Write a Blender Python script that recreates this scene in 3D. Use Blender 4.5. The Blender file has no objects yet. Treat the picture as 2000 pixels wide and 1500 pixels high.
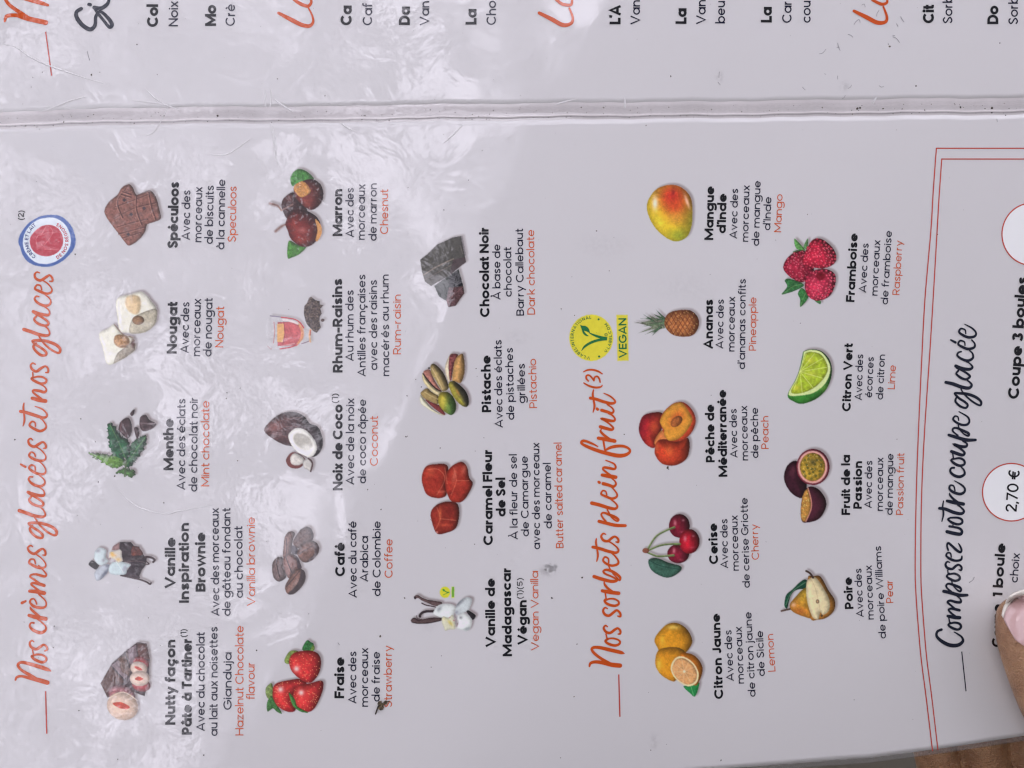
# A worn laminated ice-cream menu held open by one hand, photographed from above on a cafe terrace.
import bpy, bmesh, math, random
import numpy as np
from math import radians as R

S = bpy.context.scene
COL = S.collection
random.seed(7)

# ------------------------------------------------------------------ camera, world, sun, exposure
D = 0.254                       # camera height above the menu (m)
PX = 0.000168                   # metres of menu per photograph pixel (2000 x 1500)
cam_d = bpy.data.cameras.new('camera')
cam = bpy.data.objects.new('camera', cam_d); COL.objects.link(cam)
cam.location = (0, 0, D)
cam_d.sensor_width = 36.0
cam_d.lens = 18.0 / (1000 * PX / D)
cam_d.clip_start = 0.005; cam_d.clip_end = 200
cam_d.dof.use_dof = True; cam_d.dof.focus_distance = D; cam_d.dof.aperture_fstop = 8.0
S.camera = cam

SUN_EL, SUN_AZ = R(35.4), R(-68.5)
w = bpy.data.worlds.new("World"); S.world = w; w.use_nodes = True
nt = w.node_tree; nt.nodes.clear()
def N(nt, t, **kw):
    n = nt.nodes.new(t)
    for k, v in kw.items():
        if k.startswith('i_'): n.inputs[k[2:].replace('_', ' ')].default_value = v
        else: setattr(n, k, v)
    return n
out = N(nt, 'ShaderNodeOutputWorld'); bg = N(nt, 'ShaderNodeBackground'); bg.inputs['Strength'].default_value = 0.10
sky = N(nt, 'ShaderNodeTexSky'); sky.sky_type = 'NISHITA'; sky.sun_disc = False
sky.sun_elevation = SUN_EL; sky.sun_rotation = SUN_AZ
tc = N(nt, 'ShaderNodeTexCoord')
mp = N(nt, 'ShaderNodeMapping'); mp.inputs['Scale'].default_value = (1, 1, 1.0); mp.inputs['Location'].default_value = (3.1, 1.7, 0.4)
nz = N(nt, 'ShaderNodeTexNoise'); nz.inputs['Scale'].default_value = 11.5; nz.inputs['Detail'].default_value = 9; nz.inputs['Roughness'].default_value = 0.66; nz.inputs['Distortion'].default_value = 0.6
rp = N(nt, 'ShaderNodeValToRGB'); rp.color_ramp.elements[0].position = 0.27; rp.color_ramp.elements[1].position = 0.36
rp2 = N(nt, 'ShaderNodeValToRGB'); rp2.color_ramp.elements[0].position = 0.515; rp2.color_ramp.elements[1].position = 0.585
rp2.color_ramp.elements[0].color = (2.6, 2.5, 2.8, 1); rp2.color_ramp.elements[1].color = (13.5, 12.9, 14.6, 1)
mx = N(nt, 'ShaderNodeMix'); mx.data_type = 'RGBA'
L = nt.links.new
L(tc.outputs['Generated'], mp.inputs['Vector']); L(mp.outputs['Vector'], nz.inputs['Vector']); L(nz.outputs['Fac'], rp.inputs['Fac']); L(nz.outputs['Fac'], rp2.inputs['Fac']); L(rp2.outputs['Color'], mx.inputs['B'])
L(rp.outputs['Color'], mx.inputs['Factor']); L(sky.outputs['Color'], mx.inputs['A']); L(mx.outputs['Result'], bg.inputs['Color']); L(bg.outputs['Background'], out.inputs['Surface'])

sun_d = bpy.data.lights.new('sun', 'SUN'); sun_d.energy = 0.5; sun_d.angle = R(20); sun_d.color = (1.0, 0.95, 0.94)
sun = bpy.data.objects.new('sun', sun_d); COL.objects.link(sun)
sd = (-0.76, 0.30, 0.58)
from mathutils import Vector
sun.rotation_euler = Vector(sd).to_track_quat('Z', 'Y').to_euler()

S.view_settings.view_transform = 'Standard'; S.view_settings.look = 'None'
S.view_settings.exposure = 1.93; S.view_settings.gamma = 1.0; S.view_settings.use_curve_mapping = False
S.render.engine = 'CYCLES'
S.cycles.use_denoising = True
S.cycles.max_bounces = 6
S.cycles.filter_width = 1.3

# ------------------------------------------------------------------ shape of the sheet
FX = np.array([-400, 0, 250, 500, 640, 760, 1000, 1200, 1400, 1700, 2000, 2500.])
FY = np.array([258, 242.5, 234.5, 231.5, 232, 228.5, 226, 223.5, 222, 217.5, 215, 212.])
EX = np.array([-400, 0, 600, 1200, 1430, 1640, 1700, 1850, 2000, 2200, 2500.])
EY = np.array([1600, 1575, 1545, 1516, 1500, 1484, 1480, 1460, 1437, 1400, 1340.])
def fold_y(x): return np.interp(x, FX, FY) + 0.8*np.sin(x/37.0) + 0.5*np.sin(x/13.0+1)
def edge_y(x): return np.interp(x, EX, EY)
def sst(t): t = np.clip(t, 0, 1); return t*t*(3-2*t)
def H(x, y):
    """height of the sheet (m) under photograph pixel x, y"""
    x = np.asarray(x, float); y = np.asarray(y, float)
    d = y - fold_y(x)
    h = 9.5*sst((y-900)/720)*sst((x-1050)/1250)                    # corner lifted by the hand
    h = h + 0.55*np.sin(x/260+0.6)*np.cos(y/310-0.3) + 0.25*np.sin(x/97+y/140)
    h = h + np.where(d < 0, -d*PX*1000*0.010, d*PX*1000*0.0) * sst(np.abs(d)/30)
    prof = np.interp(d, [-40, -24, -20, -17, -14, -8, -4, -1.5, 0.5, 2.5, 4.5, 8, 14], [0, .004, .02, .01, 0, -.01, -.01, .02, .055, .02, -.035, -.006, 0])
    amp = 1 - 0.55*sst((x-1300)/500)*(d < -6)
    return (h + prof*amp) * 0.001
def AT(x, y, dz=0.0, z=None):
    """world point seen at photograph pixel x, y lying dz above the sheet (or at height z)"""
    x = np.asarray(x, float); y = np.asarray(y, float)
    zz = (H(x, y) + dz) if z is None else np.zeros_like(x) + z
    s = 1 - zz/D
    return np.stack([(x-1000)*PX*s, (750-y)*PX*s, zz], -1)

# ------------------------------------------------------------------ helpers
def lin(c):
    c = np.asarray(c, float)/255.0
    return np.where(c <= 0.04045, c/12.92, ((c+0.055)/1.055)**2.4)
PAPER_SEEN = np.array([196, 194, 201.]); PAPER_ALB = 0.66
def alb(c):                                                        # ink colour relative to the paper it is printed on
    return np.clip(lin(c)/lin(PAPER_SEEN)*PAPER_ALB, 0.0, 0.92)
def mesh_obj(name, verts, faces, mat, parent=None, smooth=False):
    me = bpy.data.meshes.new(name)
    verts = np.asarray(verts, float)
    if isinstance(faces, np.ndarray):
        k = faces.shape[1]
        me.vertices.add(len(verts)); me.vertices.foreach_set('co', verts.ravel())
        me.loops.add(faces.size); me.loops.foreach_set('vertex_index', faces.ravel().astype(np.int32))
        me.polygons.add(len(faces)); me.polygons.foreach_set('loop_start', np.arange(0, faces.size, k, dtype=np.int32))
        me.update(calc_edges=True)
    else:
        me.from_pydata([tuple(v) for v in verts], [], faces); me.update()
    me.validate()
    if mat: me.materials.append(mat)
    if smooth: me.polygons.foreach_set('use_smooth', [True]*len(me.polygons))
    o = bpy.data.objects.new(name, me); COL.objects.link(o)
    if parent: o.parent = parent
    return o
def grid_faces(nr, nc):
    i = np.arange(nr*nc).reshape(nr, nc)
    return np.stack([i[:-1, :-1], i[1:, :-1], i[1:, 1:], i[:-1, 1:]], -1).reshape(-1, 4)
def tag(o, label=None, cat=None, group=None, kind=None):
    if label: o['label'] = label
    if cat: o['category'] = cat
    if group: o['group'] = group
    if kind: o['kind'] = kind
    return o
def empty(name, loc=(0, 0, 0)):
    o = bpy.data.objects.new(name, None); COL.objects.link(o); o.location = loc; return o

# ------------------------------------------------------------------ materials
def lam_group():
    """clear film over print: micro-crumpled where it has come loose, smooth elsewhere"""
    g = bpy.data.node_groups.new('laminate', 'ShaderNodeTree')
    g.interface.new_socket('Color', in_out='INPUT', socket_type='NodeSocketColor')
    g.interface.new_socket('Shader', in_out='OUTPUT', socket_type='NodeSocketShader')
    gi = N(g, 'NodeGroupInput'); go = N(g, 'NodeGroupOutput'); L = g.links.new
    geo = N(g, 'ShaderNodeNewGeometry')
    def noise(scale, det, rough=0.55, dist=0.0, off=(0, 0, 0), sc=(1, 1, 1)):
        m = N(g, 'ShaderNodeMapping'); m.inputs['Location'].default_value = off; m.inputs['Scale'].default_value = sc
        n = N(g, 'ShaderNodeTexNoise'); n.inputs['Scale'].default_value = scale; n.inputs['Detail'].default_value = det
        n.inputs['Roughness'].default_value = rough; n.inputs['Distortion'].default_value = dist
        L(geo.outputs['Position'], m.inputs['Vector']); L(m.outputs['Vector'], n.inputs['Vector']); return n.outputs['Fac']
    def mr(src, a, b, c=0, d=1, smooth=True):
        m = N(g, 'ShaderNodeMapRange'); m.interpolation_type = 'SMOOTHSTEP' if smooth else 'LINEAR'
        for k, v in zip(('From Min', 'From Max', 'To Min', 'To Max'), (a, b, c, d)): m.inputs[k].default_value = v
        L(src, m.inputs['Value']); return m.outputs['Result']
    def ma(op, a, b):
        m = N(g, 'ShaderNodeMath'); m.operation = op
        for i, v in enumerate((a, b)):
            if isinstance(v, (int, float)): m.inputs[i].default_value = v
            else: L(v, m.inputs[i])
        return m.outputs[0]
    sep = N(g, 'ShaderNodeSeparateXYZ'); L(geo.outputs['Position'], sep.inputs[0])
    # the film has lifted over the left part of the spread, least towards the right
    t = ma('ADD', sep.outputs['X'], ma('MULTIPLY', sep.outputs['Y'], -0.35))
    loose = mr(t, -0.115, 0.015, 1, 0.0)
    patch = mr(noise(26, 4, 0.6, 0.8, (2.1, .4, 0)), 0.44, 0.60)
    crum = ma('MULTIPLY', loose, ma('ADD', ma('MULTIPLY', patch, 0.80), 0.20))
    fine = noise(260, 2.5, 0.55, 0.7)
    mid = noise(70, 3, 0.5, 0.6, (5, 1, 2))
    broad = noise(12, 2, 0.5, 0, (0, 3, 1))
    hgt = ma('ADD', ma('MULTIPLY', ma('MULTIPLY', fine, crum), 0.00009),
             ma('ADD', ma('MULTIPLY', ma('MULTIPLY', mid, ma('ADD', loose, 0.05)), 0.00022), ma('MULTIPLY', broad, 0.0016)))
    bump = N(g, 'ShaderNodeBump'); bump.inputs['Strength'].default_value = 1.0; bump.inputs['Distance'].default_value = 1.0
    L(hgt, bump.inputs['Height'])
    p = N(g, 'ShaderNodeBsdfPrincipled')
    p.inputs['Roughness'].default_value = 0.6; p.inputs['Specular IOR Level'].default_value = 0.15
    p.inputs['Coat Weight'].default_value = 1.0; p.inputs['Coat IOR'].default_value = 1.53
    L(mr(crum, 0, 1, 0.035, 0.03), p.inputs['Coat Roughness'])
    L(bump.outputs['Normal'], p.inputs['Coat Normal'])
    L(gi.outputs['Color'], p.inputs['Base Color']); L(p.outputs['BSDF'], go.inputs['Shader'])
    return g
LAM = lam_group()
def lam_mat(name, rgb=None, attr=None, mottled=False):
    m = bpy.data.materials.new(name); m.use_nodes = True; nt = m.node_tree; nt.nodes.clear(); L = nt.links.new
    o = N(nt, 'ShaderNodeOutputMaterial'); g = N(nt, 'ShaderNodeGroup'); g.node_tree = LAM
    L(g.outputs['Shader'], o.inputs['Surface'])
    if attr:
        a = N(nt, 'ShaderNodeAttribute'); a.attribute_name = attr; L(a.outputs['Color'], g.inputs['Color'])
    else: g.inputs['Color'].default_value = (*rgb, 1)
    return m
paper = np.array([PAPER_ALB]*3)
M_PAPER = lam_mat('menu_paper', paper)
M_COLOR = lam_mat('printed_picture_ink', attr='ink')
M_BLACK = lam_mat('black_ink', alb((14, 17, 24)))
M_NAVY = lam_mat('navy_ink', alb((24, 27, 48)))
M_HEADNAVY = lam_mat('midnight_ink', alb((16, 24, 42)))
M_ORANGE = lam_mat('orange_ink', alb((184, 72, 18)))
M_SALMON = lam_mat('salmon_ink', alb((190, 84, 42)))
M_RED = lam_mat('red_ink', alb((176, 62, 50)))
M_GREEN = lam_mat('green_ink', alb((30, 105, 62)))
M_BLUE = lam_mat('blue_ink', alb((42, 56, 120)))
M_CRIMSON = lam_mat('crimson_ink', alb((178, 48, 66)))

# ------------------------------------------------------------------ the menu: two panels, a fold, a clear rim
menu = tag(empty('menu'), 'worn laminated ice-cream menu covered in printed flavours, fold across its top', 'menu')
def strip(name, xs, y0f, y1f, n, mat, parent, pw=1.0):
    t = np.linspace(0, 1, n)**pw
    X = np.repeat(xs[None, :], n, 0); Y = y0f(xs)[None, :]*(1-t[:, None]) + y1f(xs)[None, :]*t[:, None]
    V = AT(X, Y).reshape(-1, 3)
    return mesh_obj(name, V, grid_faces(n, len(xs)), mat, parent, smooth=True)
def solid(o, th):
    m = o.modifiers.new('thickness', 'SOLIDIFY'); m.thickness = th; m.offset = -1 if o.data.polygons[0].normal.z > 0 else 1
XS = np.arange(-300, 2421, 10.0)
upper = strip('upper_panel', XS, lambda x: x*0-700.0, lambda x: fold_y(x)-24, 94, M_PAPER, menu)
lower = strip('lower_panel', XS, lambda x: fold_y(x)+9, edge_y, 130, M_PAPER, menu)
tag(upper, 'blank margin and cropped sundae list above the fold'); tag(lower, 'main panel with all the ice cream and sorbet flavours')
solid(upper, 0.0005); solid(lower, 0.0005)
XF = np.arange(-300, 2421, 4.0)
t = np.arange(-24, 9.01, 1.0); XG = np.repeat(XF[None, :], len(t), 0); YG = fold_y(XF)[None, :] + t[:, None]
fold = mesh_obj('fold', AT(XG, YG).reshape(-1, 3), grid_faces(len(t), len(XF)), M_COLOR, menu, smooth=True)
rs = np.random.RandomState(3)
dd = t[:, None] + 0*XF[None, :]
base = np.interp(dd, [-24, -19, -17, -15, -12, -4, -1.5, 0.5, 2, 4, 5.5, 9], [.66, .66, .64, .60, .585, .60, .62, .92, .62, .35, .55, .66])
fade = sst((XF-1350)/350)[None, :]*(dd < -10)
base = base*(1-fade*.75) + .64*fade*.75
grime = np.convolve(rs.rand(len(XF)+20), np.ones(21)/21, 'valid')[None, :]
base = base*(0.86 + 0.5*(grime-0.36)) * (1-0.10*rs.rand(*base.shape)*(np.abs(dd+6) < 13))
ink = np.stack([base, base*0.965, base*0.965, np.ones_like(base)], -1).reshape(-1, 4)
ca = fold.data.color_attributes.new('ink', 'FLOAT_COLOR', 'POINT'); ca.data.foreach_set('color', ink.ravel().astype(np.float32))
tag(fold, 'grubby creased fold of pinkish grey film with a white ridge')

film = bpy.data.materials.new('clear_film'); film.use_nodes = True
fn = film.node_tree; fp = fn.nodes['Principled BSDF']; fo = fn.nodes['Material Output']
fp.inputs['Base Color'].default_value = (.75, .75, .75, 1); fp.inputs['Roughness'].default_value = 0.12
tr = N(fn, 'ShaderNodeBsdfTransparent'); tr.inputs['Color'].default_value = (.86, .86, .86, 1)
mxs = N(fn, 'ShaderNodeMixShader'); mxs.inputs[0].default_value = 0.08
fn.links.new(tr.outputs[0], mxs.inputs[1]); fn.links.new(fp.outputs[0], mxs.inputs[2]); fn.links.new(mxs.outputs[0], fo.inputs['Surface'])
rim = strip('clear_rim', XS, lambda x: edge_y(x), lambda x: edge_y(x)+10, 4, film, menu); solid(rim, 0.0004)
tag(rim, 'thin see-through laminate rim beyond the paper edge')
# ------------------------------------------------------------------ flat print: ribbons laid on the sheet
KEY = dict(A=(0, 0, 3.75), B=(500, 0, 3.75), C=(1000, 0, 3.75), D=(1500, 0, 3.75), T=(1700, 1080, 3.571), E=(1200, 1300, 4),
           a=(0, 340, 3.75), b=(0, 740, 4), c=(0, 1080, 3.571), d=(500, 300, 3.3333), e=(500, 700, 3.226), f=(500, 1080, 3.226),
           g=(1080, 320, 3.571), h=(1080, 700, 3.75), i=(1080, 1080, 3.75), j=(1500, 440, 3.75), k=(1500, 800, 3.41),
           Z1=(10, 1120, 6.25), Z2=(10, 900, 6.522), Z3=(10, 700, 6.522), Z4=(10, 500, 6.522), Y5=(1120, 1080, 6.25), Y6=(1120, 880, 6.818),
           Y7=(1120, 710, 7.895), W1=(1810, 1040, 6.25), W2=(1810, 820, 6.25), W3=(1810, 620, 6.818),
           P1=(160, 1040, 12.5), P2=(500, 560, 10.714), P3=(800, 670, 10), P4=(790, 1140, 12.5), P5=(1110, 600, 12.5), P6=(20, 400, 11.536),
           P7=(500, 1000, 8.333), P8=(700, 1340, 18.75), s=(0, 0, 1))
def K(key, pts):
    ox, oy, sc = KEY[key]
    a = np.array(pts, float); r = a.copy()
    r[:, 0] = a[:, 0]/sc + ox; r[:, 1] = a[:, 1]/sc + oy
    if a.shape[1] > 2: r[:, 2] = a[:, 2]/sc
    return r
def catmull(P, n=6, closed=False):
    P = np.asarray(P, float); m = len(P)
    if m < 3 and not closed: return P
    idx = (lambda i: i % m) if closed else (lambda i: min(max(i, 0), m-1))
    out = []
    for i in range(m if closed else m-1):
        p0, p1, p2, p3 = P[idx(i-1)], P[idx(i)], P[idx(i+1)], P[idx(i+2)]
        for t in np.arange(n)/n:
            out.append(0.5*((2*p1)+(-p0+p2)*t+(2*p0-5*p1+4*p2-p3)*t*t+(-p0+3*p1-3*p2+p3)*t**3))
    if not closed: out.append(P[-1])
    return np.array(out)
class Print:
    def __init__(s, z=8e-5): s.V = []; s.F = []; s.n = 0; s.k = 0; s.z = z
    def poly(s, pts, faces):
        p = AT(pts[:, 0], pts[:, 1], s.z + (s.k % 9)*2e-6); s.k += 1
        s.V.append(p); s.F += [[q+s.n for q in f] for f in faces]; s.n += len(p)
    def ribbon(s, P, w, closed=False, cap=False):
        P = np.asarray(P, float)[:, :2]; m = len(P)
        if m < 2: return
        w = np.zeros(m)+w
        T = np.roll(P, -1, 0)-P
        if not closed: T[-1] = T[-2]
        T /= (np.linalg.norm(T, axis=1)[:, None]+1e-9)
        Tp = np.roll(T, 1, 0)
        if not closed: Tp[0] = T[0]
        A = T+Tp; A /= (np.linalg.norm(A, axis=1)[:, None]+1e-9)
        c = np.clip((A*T).sum(1), 0.62, 1)
        Nn = np.stack([-A[:, 1], A[:, 0]], 1)/c[:, None]*(w/2)[:, None]
        Q = np.empty((2*m, 2)); Q[0::2] = P+Nn; Q[1::2] = P-Nn
        F = [[2*i, 2*i+1, 2*i+3, 2*i+2] for i in range(m-1)]
        if closed: F.append([2*m-2, 2*m-1, 1, 0])
        if cap and not closed:
            for (pt, tt, ww, ia, ib) in ((P[0], -T[0], w[0], 1, 0), (P[-1], T[-1], w[-1], 2*m-2, 2*m-1)):
                base = len(Q); a0 = math.atan2(*(Q[ia]-pt)[::-1]); nn = 5
                sgn = 1 if (math.cos(a0+math.pi/2)*tt[0]+math.sin(a0+math.pi/2)*tt[1]) > 0 else -1
                arc = np.array([[pt[0]+ww/2*math.cos(a0+sgn*math.pi*j/(nn+1)), pt[1]+ww/2*math.sin(a0+sgn*math.pi*j/(nn+1))] for j in range(1, nn+1)])
                Q = np.vstack([Q, arc]); F.append([ia]+list(range(base, base+nn))+[ib])
        s.poly(Q, F)
    def build(s, name, mat, parent, label=None):
        if not s.V: return None
        o = mesh_obj(name, np.concatenate(s.V), s.F, mat, parent)
        if label: o['label'] = label
        return o

# ---- a plain geometric sans, drawn as centre lines (x-height 51, capitals 70, em 100)
X_, C_, A_, D_ = 51.0, 70.0, 74.0, -20.0
def arc(cx, cy, rx, ry, a0, a1, n=14):
    t = np.radians(np.linspace(a0, a1, n)); return [(cx+rx*math.cos(q), cy+ry*math.sin(q)) for q in t]
def glyph(ch, W):
    """returns (advance, [(points, closed)])"""
    h = W/2; X, C, A = X_, C_, A_
    sb = 5.6 - W*0.285; G = []
    def ln(*p): G.append((list(p), False))
    def ring(cx, w, H0=0.0, H1=X): G.append((arc(cx, (H0+H1)/2, w/2-h, (H1-H0)/2-h+.6, 0, 345, 22), True))
    acc = {'é': 'e/', 'è': 'e\\', 'ê': 'e^', 'à': 'a\\', 'â': 'a^', 'É': 'E/', 'È': 'E\\', 'À': 'A\\', 'ô': 'o^'}
    if ch in acc:
        b, k = acc[ch]; adv, G = glyph(b, W); c = adv/2; top = (C if b.isupper() else X)+5
        ww = W*0.85
        if k == '/': G.append(([(c-3, top), (c+8, top+12)], False))
        if k == '\\': G.append(([(c+3, top), (c-8, top+12)], False))
        if k == '^': G.append(([(c-10, top+1), (c, top+10), (c+10, top+1)], False))
        return adv, G
    if ch == 'ç':
        adv, G = glyph('c', W); c = adv/2+1; G.append(([(c, 2), (c-1, -6), (c+5, -9), (c+2, -15), (c-7, -15)], False)); return adv, G
    w = 55
    if ch == ' ': return 21, []
    if ch == 'o': w = 56; ring(w/2, w)
    elif ch == 'c': w = 50; G.append((arc(28, X/2, 28-h, X/2-h+.6, 42, 318, 18), False))
    elif ch == 'e':
        w = 54; G.append((arc(27, X/2, 27-h, X/2-h+.6, 0, 322, 20), False)); ln((h, X/2-.5), (w-h, X/2-.5)) if W < 11 else ln((h, X/2-.5), (w-1, X/2-.5))
    elif ch in 'adq':
        w = 56; ring(27, 54); ln((w-h, {'a': 0, 'd': 0, 'q': D_}[ch]), (w-h, {'a': X, 'd': A, 'q': X}[ch]))
    elif ch in 'bp':
        w = 56; ring(29, 54); ln((h, {'b': 0, 'p': D_}[ch]), (h, {'b': A, 'p': X}[ch]))
    elif ch == 'g':
        w = 56; ring(27, 54); G.append(([(w-h, X), (w-h, -4)] + arc(27, -4, 29-h, 17-h+3, -8, -150, 10), False))
    elif ch in 'nhmur':
        if ch == 'm':
            w = 78; xs = [h, w/2, w-h]
        else: w = {'n': 48, 'h': 48, 'u': 48, 'r': 31}[ch]; xs = [h, w-h]
        top = A if ch == 'h' else X
        if ch == 'u':
            r = (w-2*h)/2; G.append(([(h, X)] + arc(w/2, r+h, r, r, 180, 360, 12) + [(w-h, X)], False)); ln((w-h, X), (w-h, 0))
        else:
            ln((h, 0), (h, top))
            if ch == 'r': G.append((arc(h+18, X-h-17, 18, 17+.3, 180, 88, 8), False))
            else:
                for a, b in zip(xs[:-1], xs[1:]):
                    r = (b-a)/2; G.append((arc((a+b)/2, X-h-r*1.02, r, r*1.02, 180, 0, 12) + [(b, 0)], False))
    elif ch in 'li':
        w = 2*h; ln((h, 0), (h, A if ch == 'l' else X))
        if ch == 'i': q = max(W*.62, 4.2); G.append(('dot', (h, X+12, q)))
    elif ch == 'j': w = 2*h+2; G.append(([(h+2, X), (h+2, -8), (h-1, -15), (h-9, -17)], False)); q = max(W*.62, 4.2); G.append(('dot', (h+2, X+12, q)))
    elif ch == 't': w = 30; ln((13, 0), (13, 68)); ln((1, X-h), (w-1, X-h)); G[0] = ([(13, 68), (13, 12), (15, h+1), (22, h-.5), (w-1, h-.5)], False)
    elif ch == 'f': w = 30; G.append(([(12, 0), (12, 58), (15, 69-h/2), (22, A-h), (w, A-h)], False)); ln((1, X-h), (w-2, X-h))
    elif ch == 's':
        w = 42; G.append((catmull([(w-h-1, X-h-7), (w*.66, X-h+.3), (w*.40, X-h), (h+2, X*.745), (w*.36, X*.555), (w*.66, X*.44), (w-h-.5, X*.26), (w*.62, h), (w*.36, h), (h+.5, h+7.5)], 3), False))
    elif ch == 'v': w = 50; ln((h*.9, X), (w/2, h*.6), (w-h*.9, X))
    elif ch == 'y': w = 50; ln((h*.9, X), (w/2+1, 3)); ln((w-h*.9, X), (16, D_))
    elif ch == 'w': w = 74; ln((h*.9, X), (w*.28, h*.7), (w/2, X-2), (w*.72, h*.7), (w-h*.9, X))
    elif ch == 'x': w = 47; ln((h, X), (w-h, 0)); ln((h, 0), (w-h, X))
    elif ch == 'z': w = 44; ln((2, X-h), (w-h-1, X-h), (h+1, h), (w-2, h))
    elif ch == 'k': w = 47; ln((h, 0), (h, A)); ln((h, 19), (w-h-1, X)); ln((19, 26), (w-h, 0))
    elif ch in 'AV':
        w = 68; p = [(h*.9, 0), (w/2, C-h*.5), (w-h*.9, 0)]
        if ch == 'V': p = [(a, C-b) for a, b in p]
        ln(*p)
        if ch == 'A': ln((w*.2, 17+h*.4), (w*.8, 17+h*.4))
    elif ch == 'W': w = 96; ln((h*.9, C), (w*.27, h*.6), (w/2, C-3), (w*.73, h*.6), (w-h*.9, C))
    elif ch == 'M': w = 76; ln((h, 0), (h, C)); ln((h, C-h), (w/2, 14), (w-h, C-h)); ln((w-h, 0), (w-h, C))
    elif ch == 'N': w = 60; ln((h, 0), (h, C)); ln((h, C-h*.8), (w-h, h*.8)); ln((w-h, 0), (w-h, C))
    elif ch in 'BRPD':
        w = {'B': 52, 'R': 52, 'P': 50, 'D': 60}[ch]; ln((h, 0), (h, C))
        if ch == 'D': G.append(([(h, C-h), (w*.45, C-h)] + arc(w*.45, C/2, w*.55-h, C/2-h, 85, -85, 12) + [(w*.45, h), (h, h)], False))
        else:
            m = {'B': 36, 'R': 31, 'P': 29}[ch]; G.append(([(h, C-h), (w*.5, C-h)] + arc(w*.5, (C-h+m)/2, w*.5-h-1, (C-h-m)/2, 85, -85, 9) + [(w*.5, m), (h, m)], False))
            if ch == 'B': G.append(([(w*.5, m)] + arc(w*.5, (m+h)/2, w*.5-h, (m-h)/2, 85, -85, 9) + [(w*.5, h), (h, h)], False))
            if ch == 'R': ln((w*.48, m), (w-h, 0))
    elif ch in 'EFLH':
        w = {'E': 46, 'F': 45, 'L': 42, 'H': 60}[ch]; ln((h, 0), (h, C))
        if ch in 'EF': ln((h, C-h), (w, C-h)); ln((h, C/2), (w-4, C/2))
        if ch in 'EL': ln((h, h), (w, h))
        if ch == 'H': ln((w-h, 0), (w-h, C)); ln((h, C/2), (w-h, C/2))
    elif ch in 'CG':
        w = 68; G.append((arc(36, C/2, 36-h, C/2-h+.6, 42, 318 if ch == 'C' else 355, 22), False))
        if ch == 'G': ln((38, C/2-2), (w, C/2-2))
    elif ch == 'O': w = 72; ring(36, 72, 0, C)
    elif ch == 'I': w = 2*h; ln((h, 0), (h, C))
    elif ch == 'J': w = 40; G.append(([(w-h, C), (w-h, 18), (w-h-3, h+4), (w*.45, h), (h+3, h+4), (h, 17)], False))
    elif ch == 'T': w = 48; ln((w/2, 0), (w/2, C)); ln((0, C-h), (w, C-h))
    elif ch == 'S':
        w = 52; G.append((catmull([(w-h-1, C-h-10), (w*.66, C-h+.3), (w*.40, C-h), (h+2, C*.75), (w*.36, C*.56), (w*.66, C*.44), (w-h-.5, C*.25), (w*.62, h), (w*.36, h), (h+.5, h+10)], 3), False))
    elif ch == 'U': w = 58; G.append(([(h, C)] + arc(w/2, 27, w/2-h, 27-h, 180, 360, 12) + [(w-h, C)], False))
    elif ch == '0': w = 54; ring(27, 54, 0, C)
    elif ch == '1': w = 24; ln((w-h, 0), (w-h, C)); ln((1, C-h-1), (w-h, C-h-1))
    elif ch == '2': w = 50; G.append(([(h+1, C-21)] + arc(w/2, C-20.5, w/2-h-1, 20-h, 165, -35, 10) + [(h+3, h+1)], False)); ln((h, h), (w, h))
    elif ch == '3': w = 50; G.append((arc(w/2-1, 52, w/2-h-2, 18-h, 160, -90, 10), False)); G.append((arc(w/2-1, 20, w/2-h, 20-h, 90, -160, 12), False))
    elif ch == '5': w = 48; G.append(([(w-4, C-h), (10, C-h), (8, 38)] + arc(w/2-1, 22, w/2-h, 22-h, 120, -150, 12), False))
    elif ch == '7': w = 48; ln((1, C-h), (w-h, C-h), (16, 0))
    elif ch == '€': w = 62; G.append((arc(40, C/2, 28-h, C/2-h, 50, 310, 16), False)); ln((0, 41), (50, 41)); ln((0, 29), (46, 29))
    elif ch in '()':
        w = 24; p = arc(34, 27, 28, 46, 118, 242, 11)
        if ch == ')': p = [(w-a, b) for a, b in p]
        G.append((p, False))
    elif ch == '-': w = 34; ln((2, 27), (w-2, 27))
    elif ch == '·': w = 12; G.append(('dot', (6, 32, 6)))
    elif ch == '.': w = 10; G.append(('dot', (5, 5, 6)))
    elif ch == '’': w = 10; G.append((((5, C+2), (7, C-6), (3, C-16)), False))
    elif ch == ',': w = 12; G.append((((7, 8), (7, 2), (3, -10)), False))
    elif ch == '^': w = 10
    else: w = 30
    G2 = []
    for g in G:
        if isinstance(g[0], str): G2.append(('dot', (g[1][0]+sb, g[1][1], g[1][2])))
        else: G2.append(([(a+sb, b) for a, b in g[0]], g[1]))
    return w+2*sb, G2
WT = dict(B=16.8, R=10.5, T=8.7, S=13.0, Q=10.5)
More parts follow.
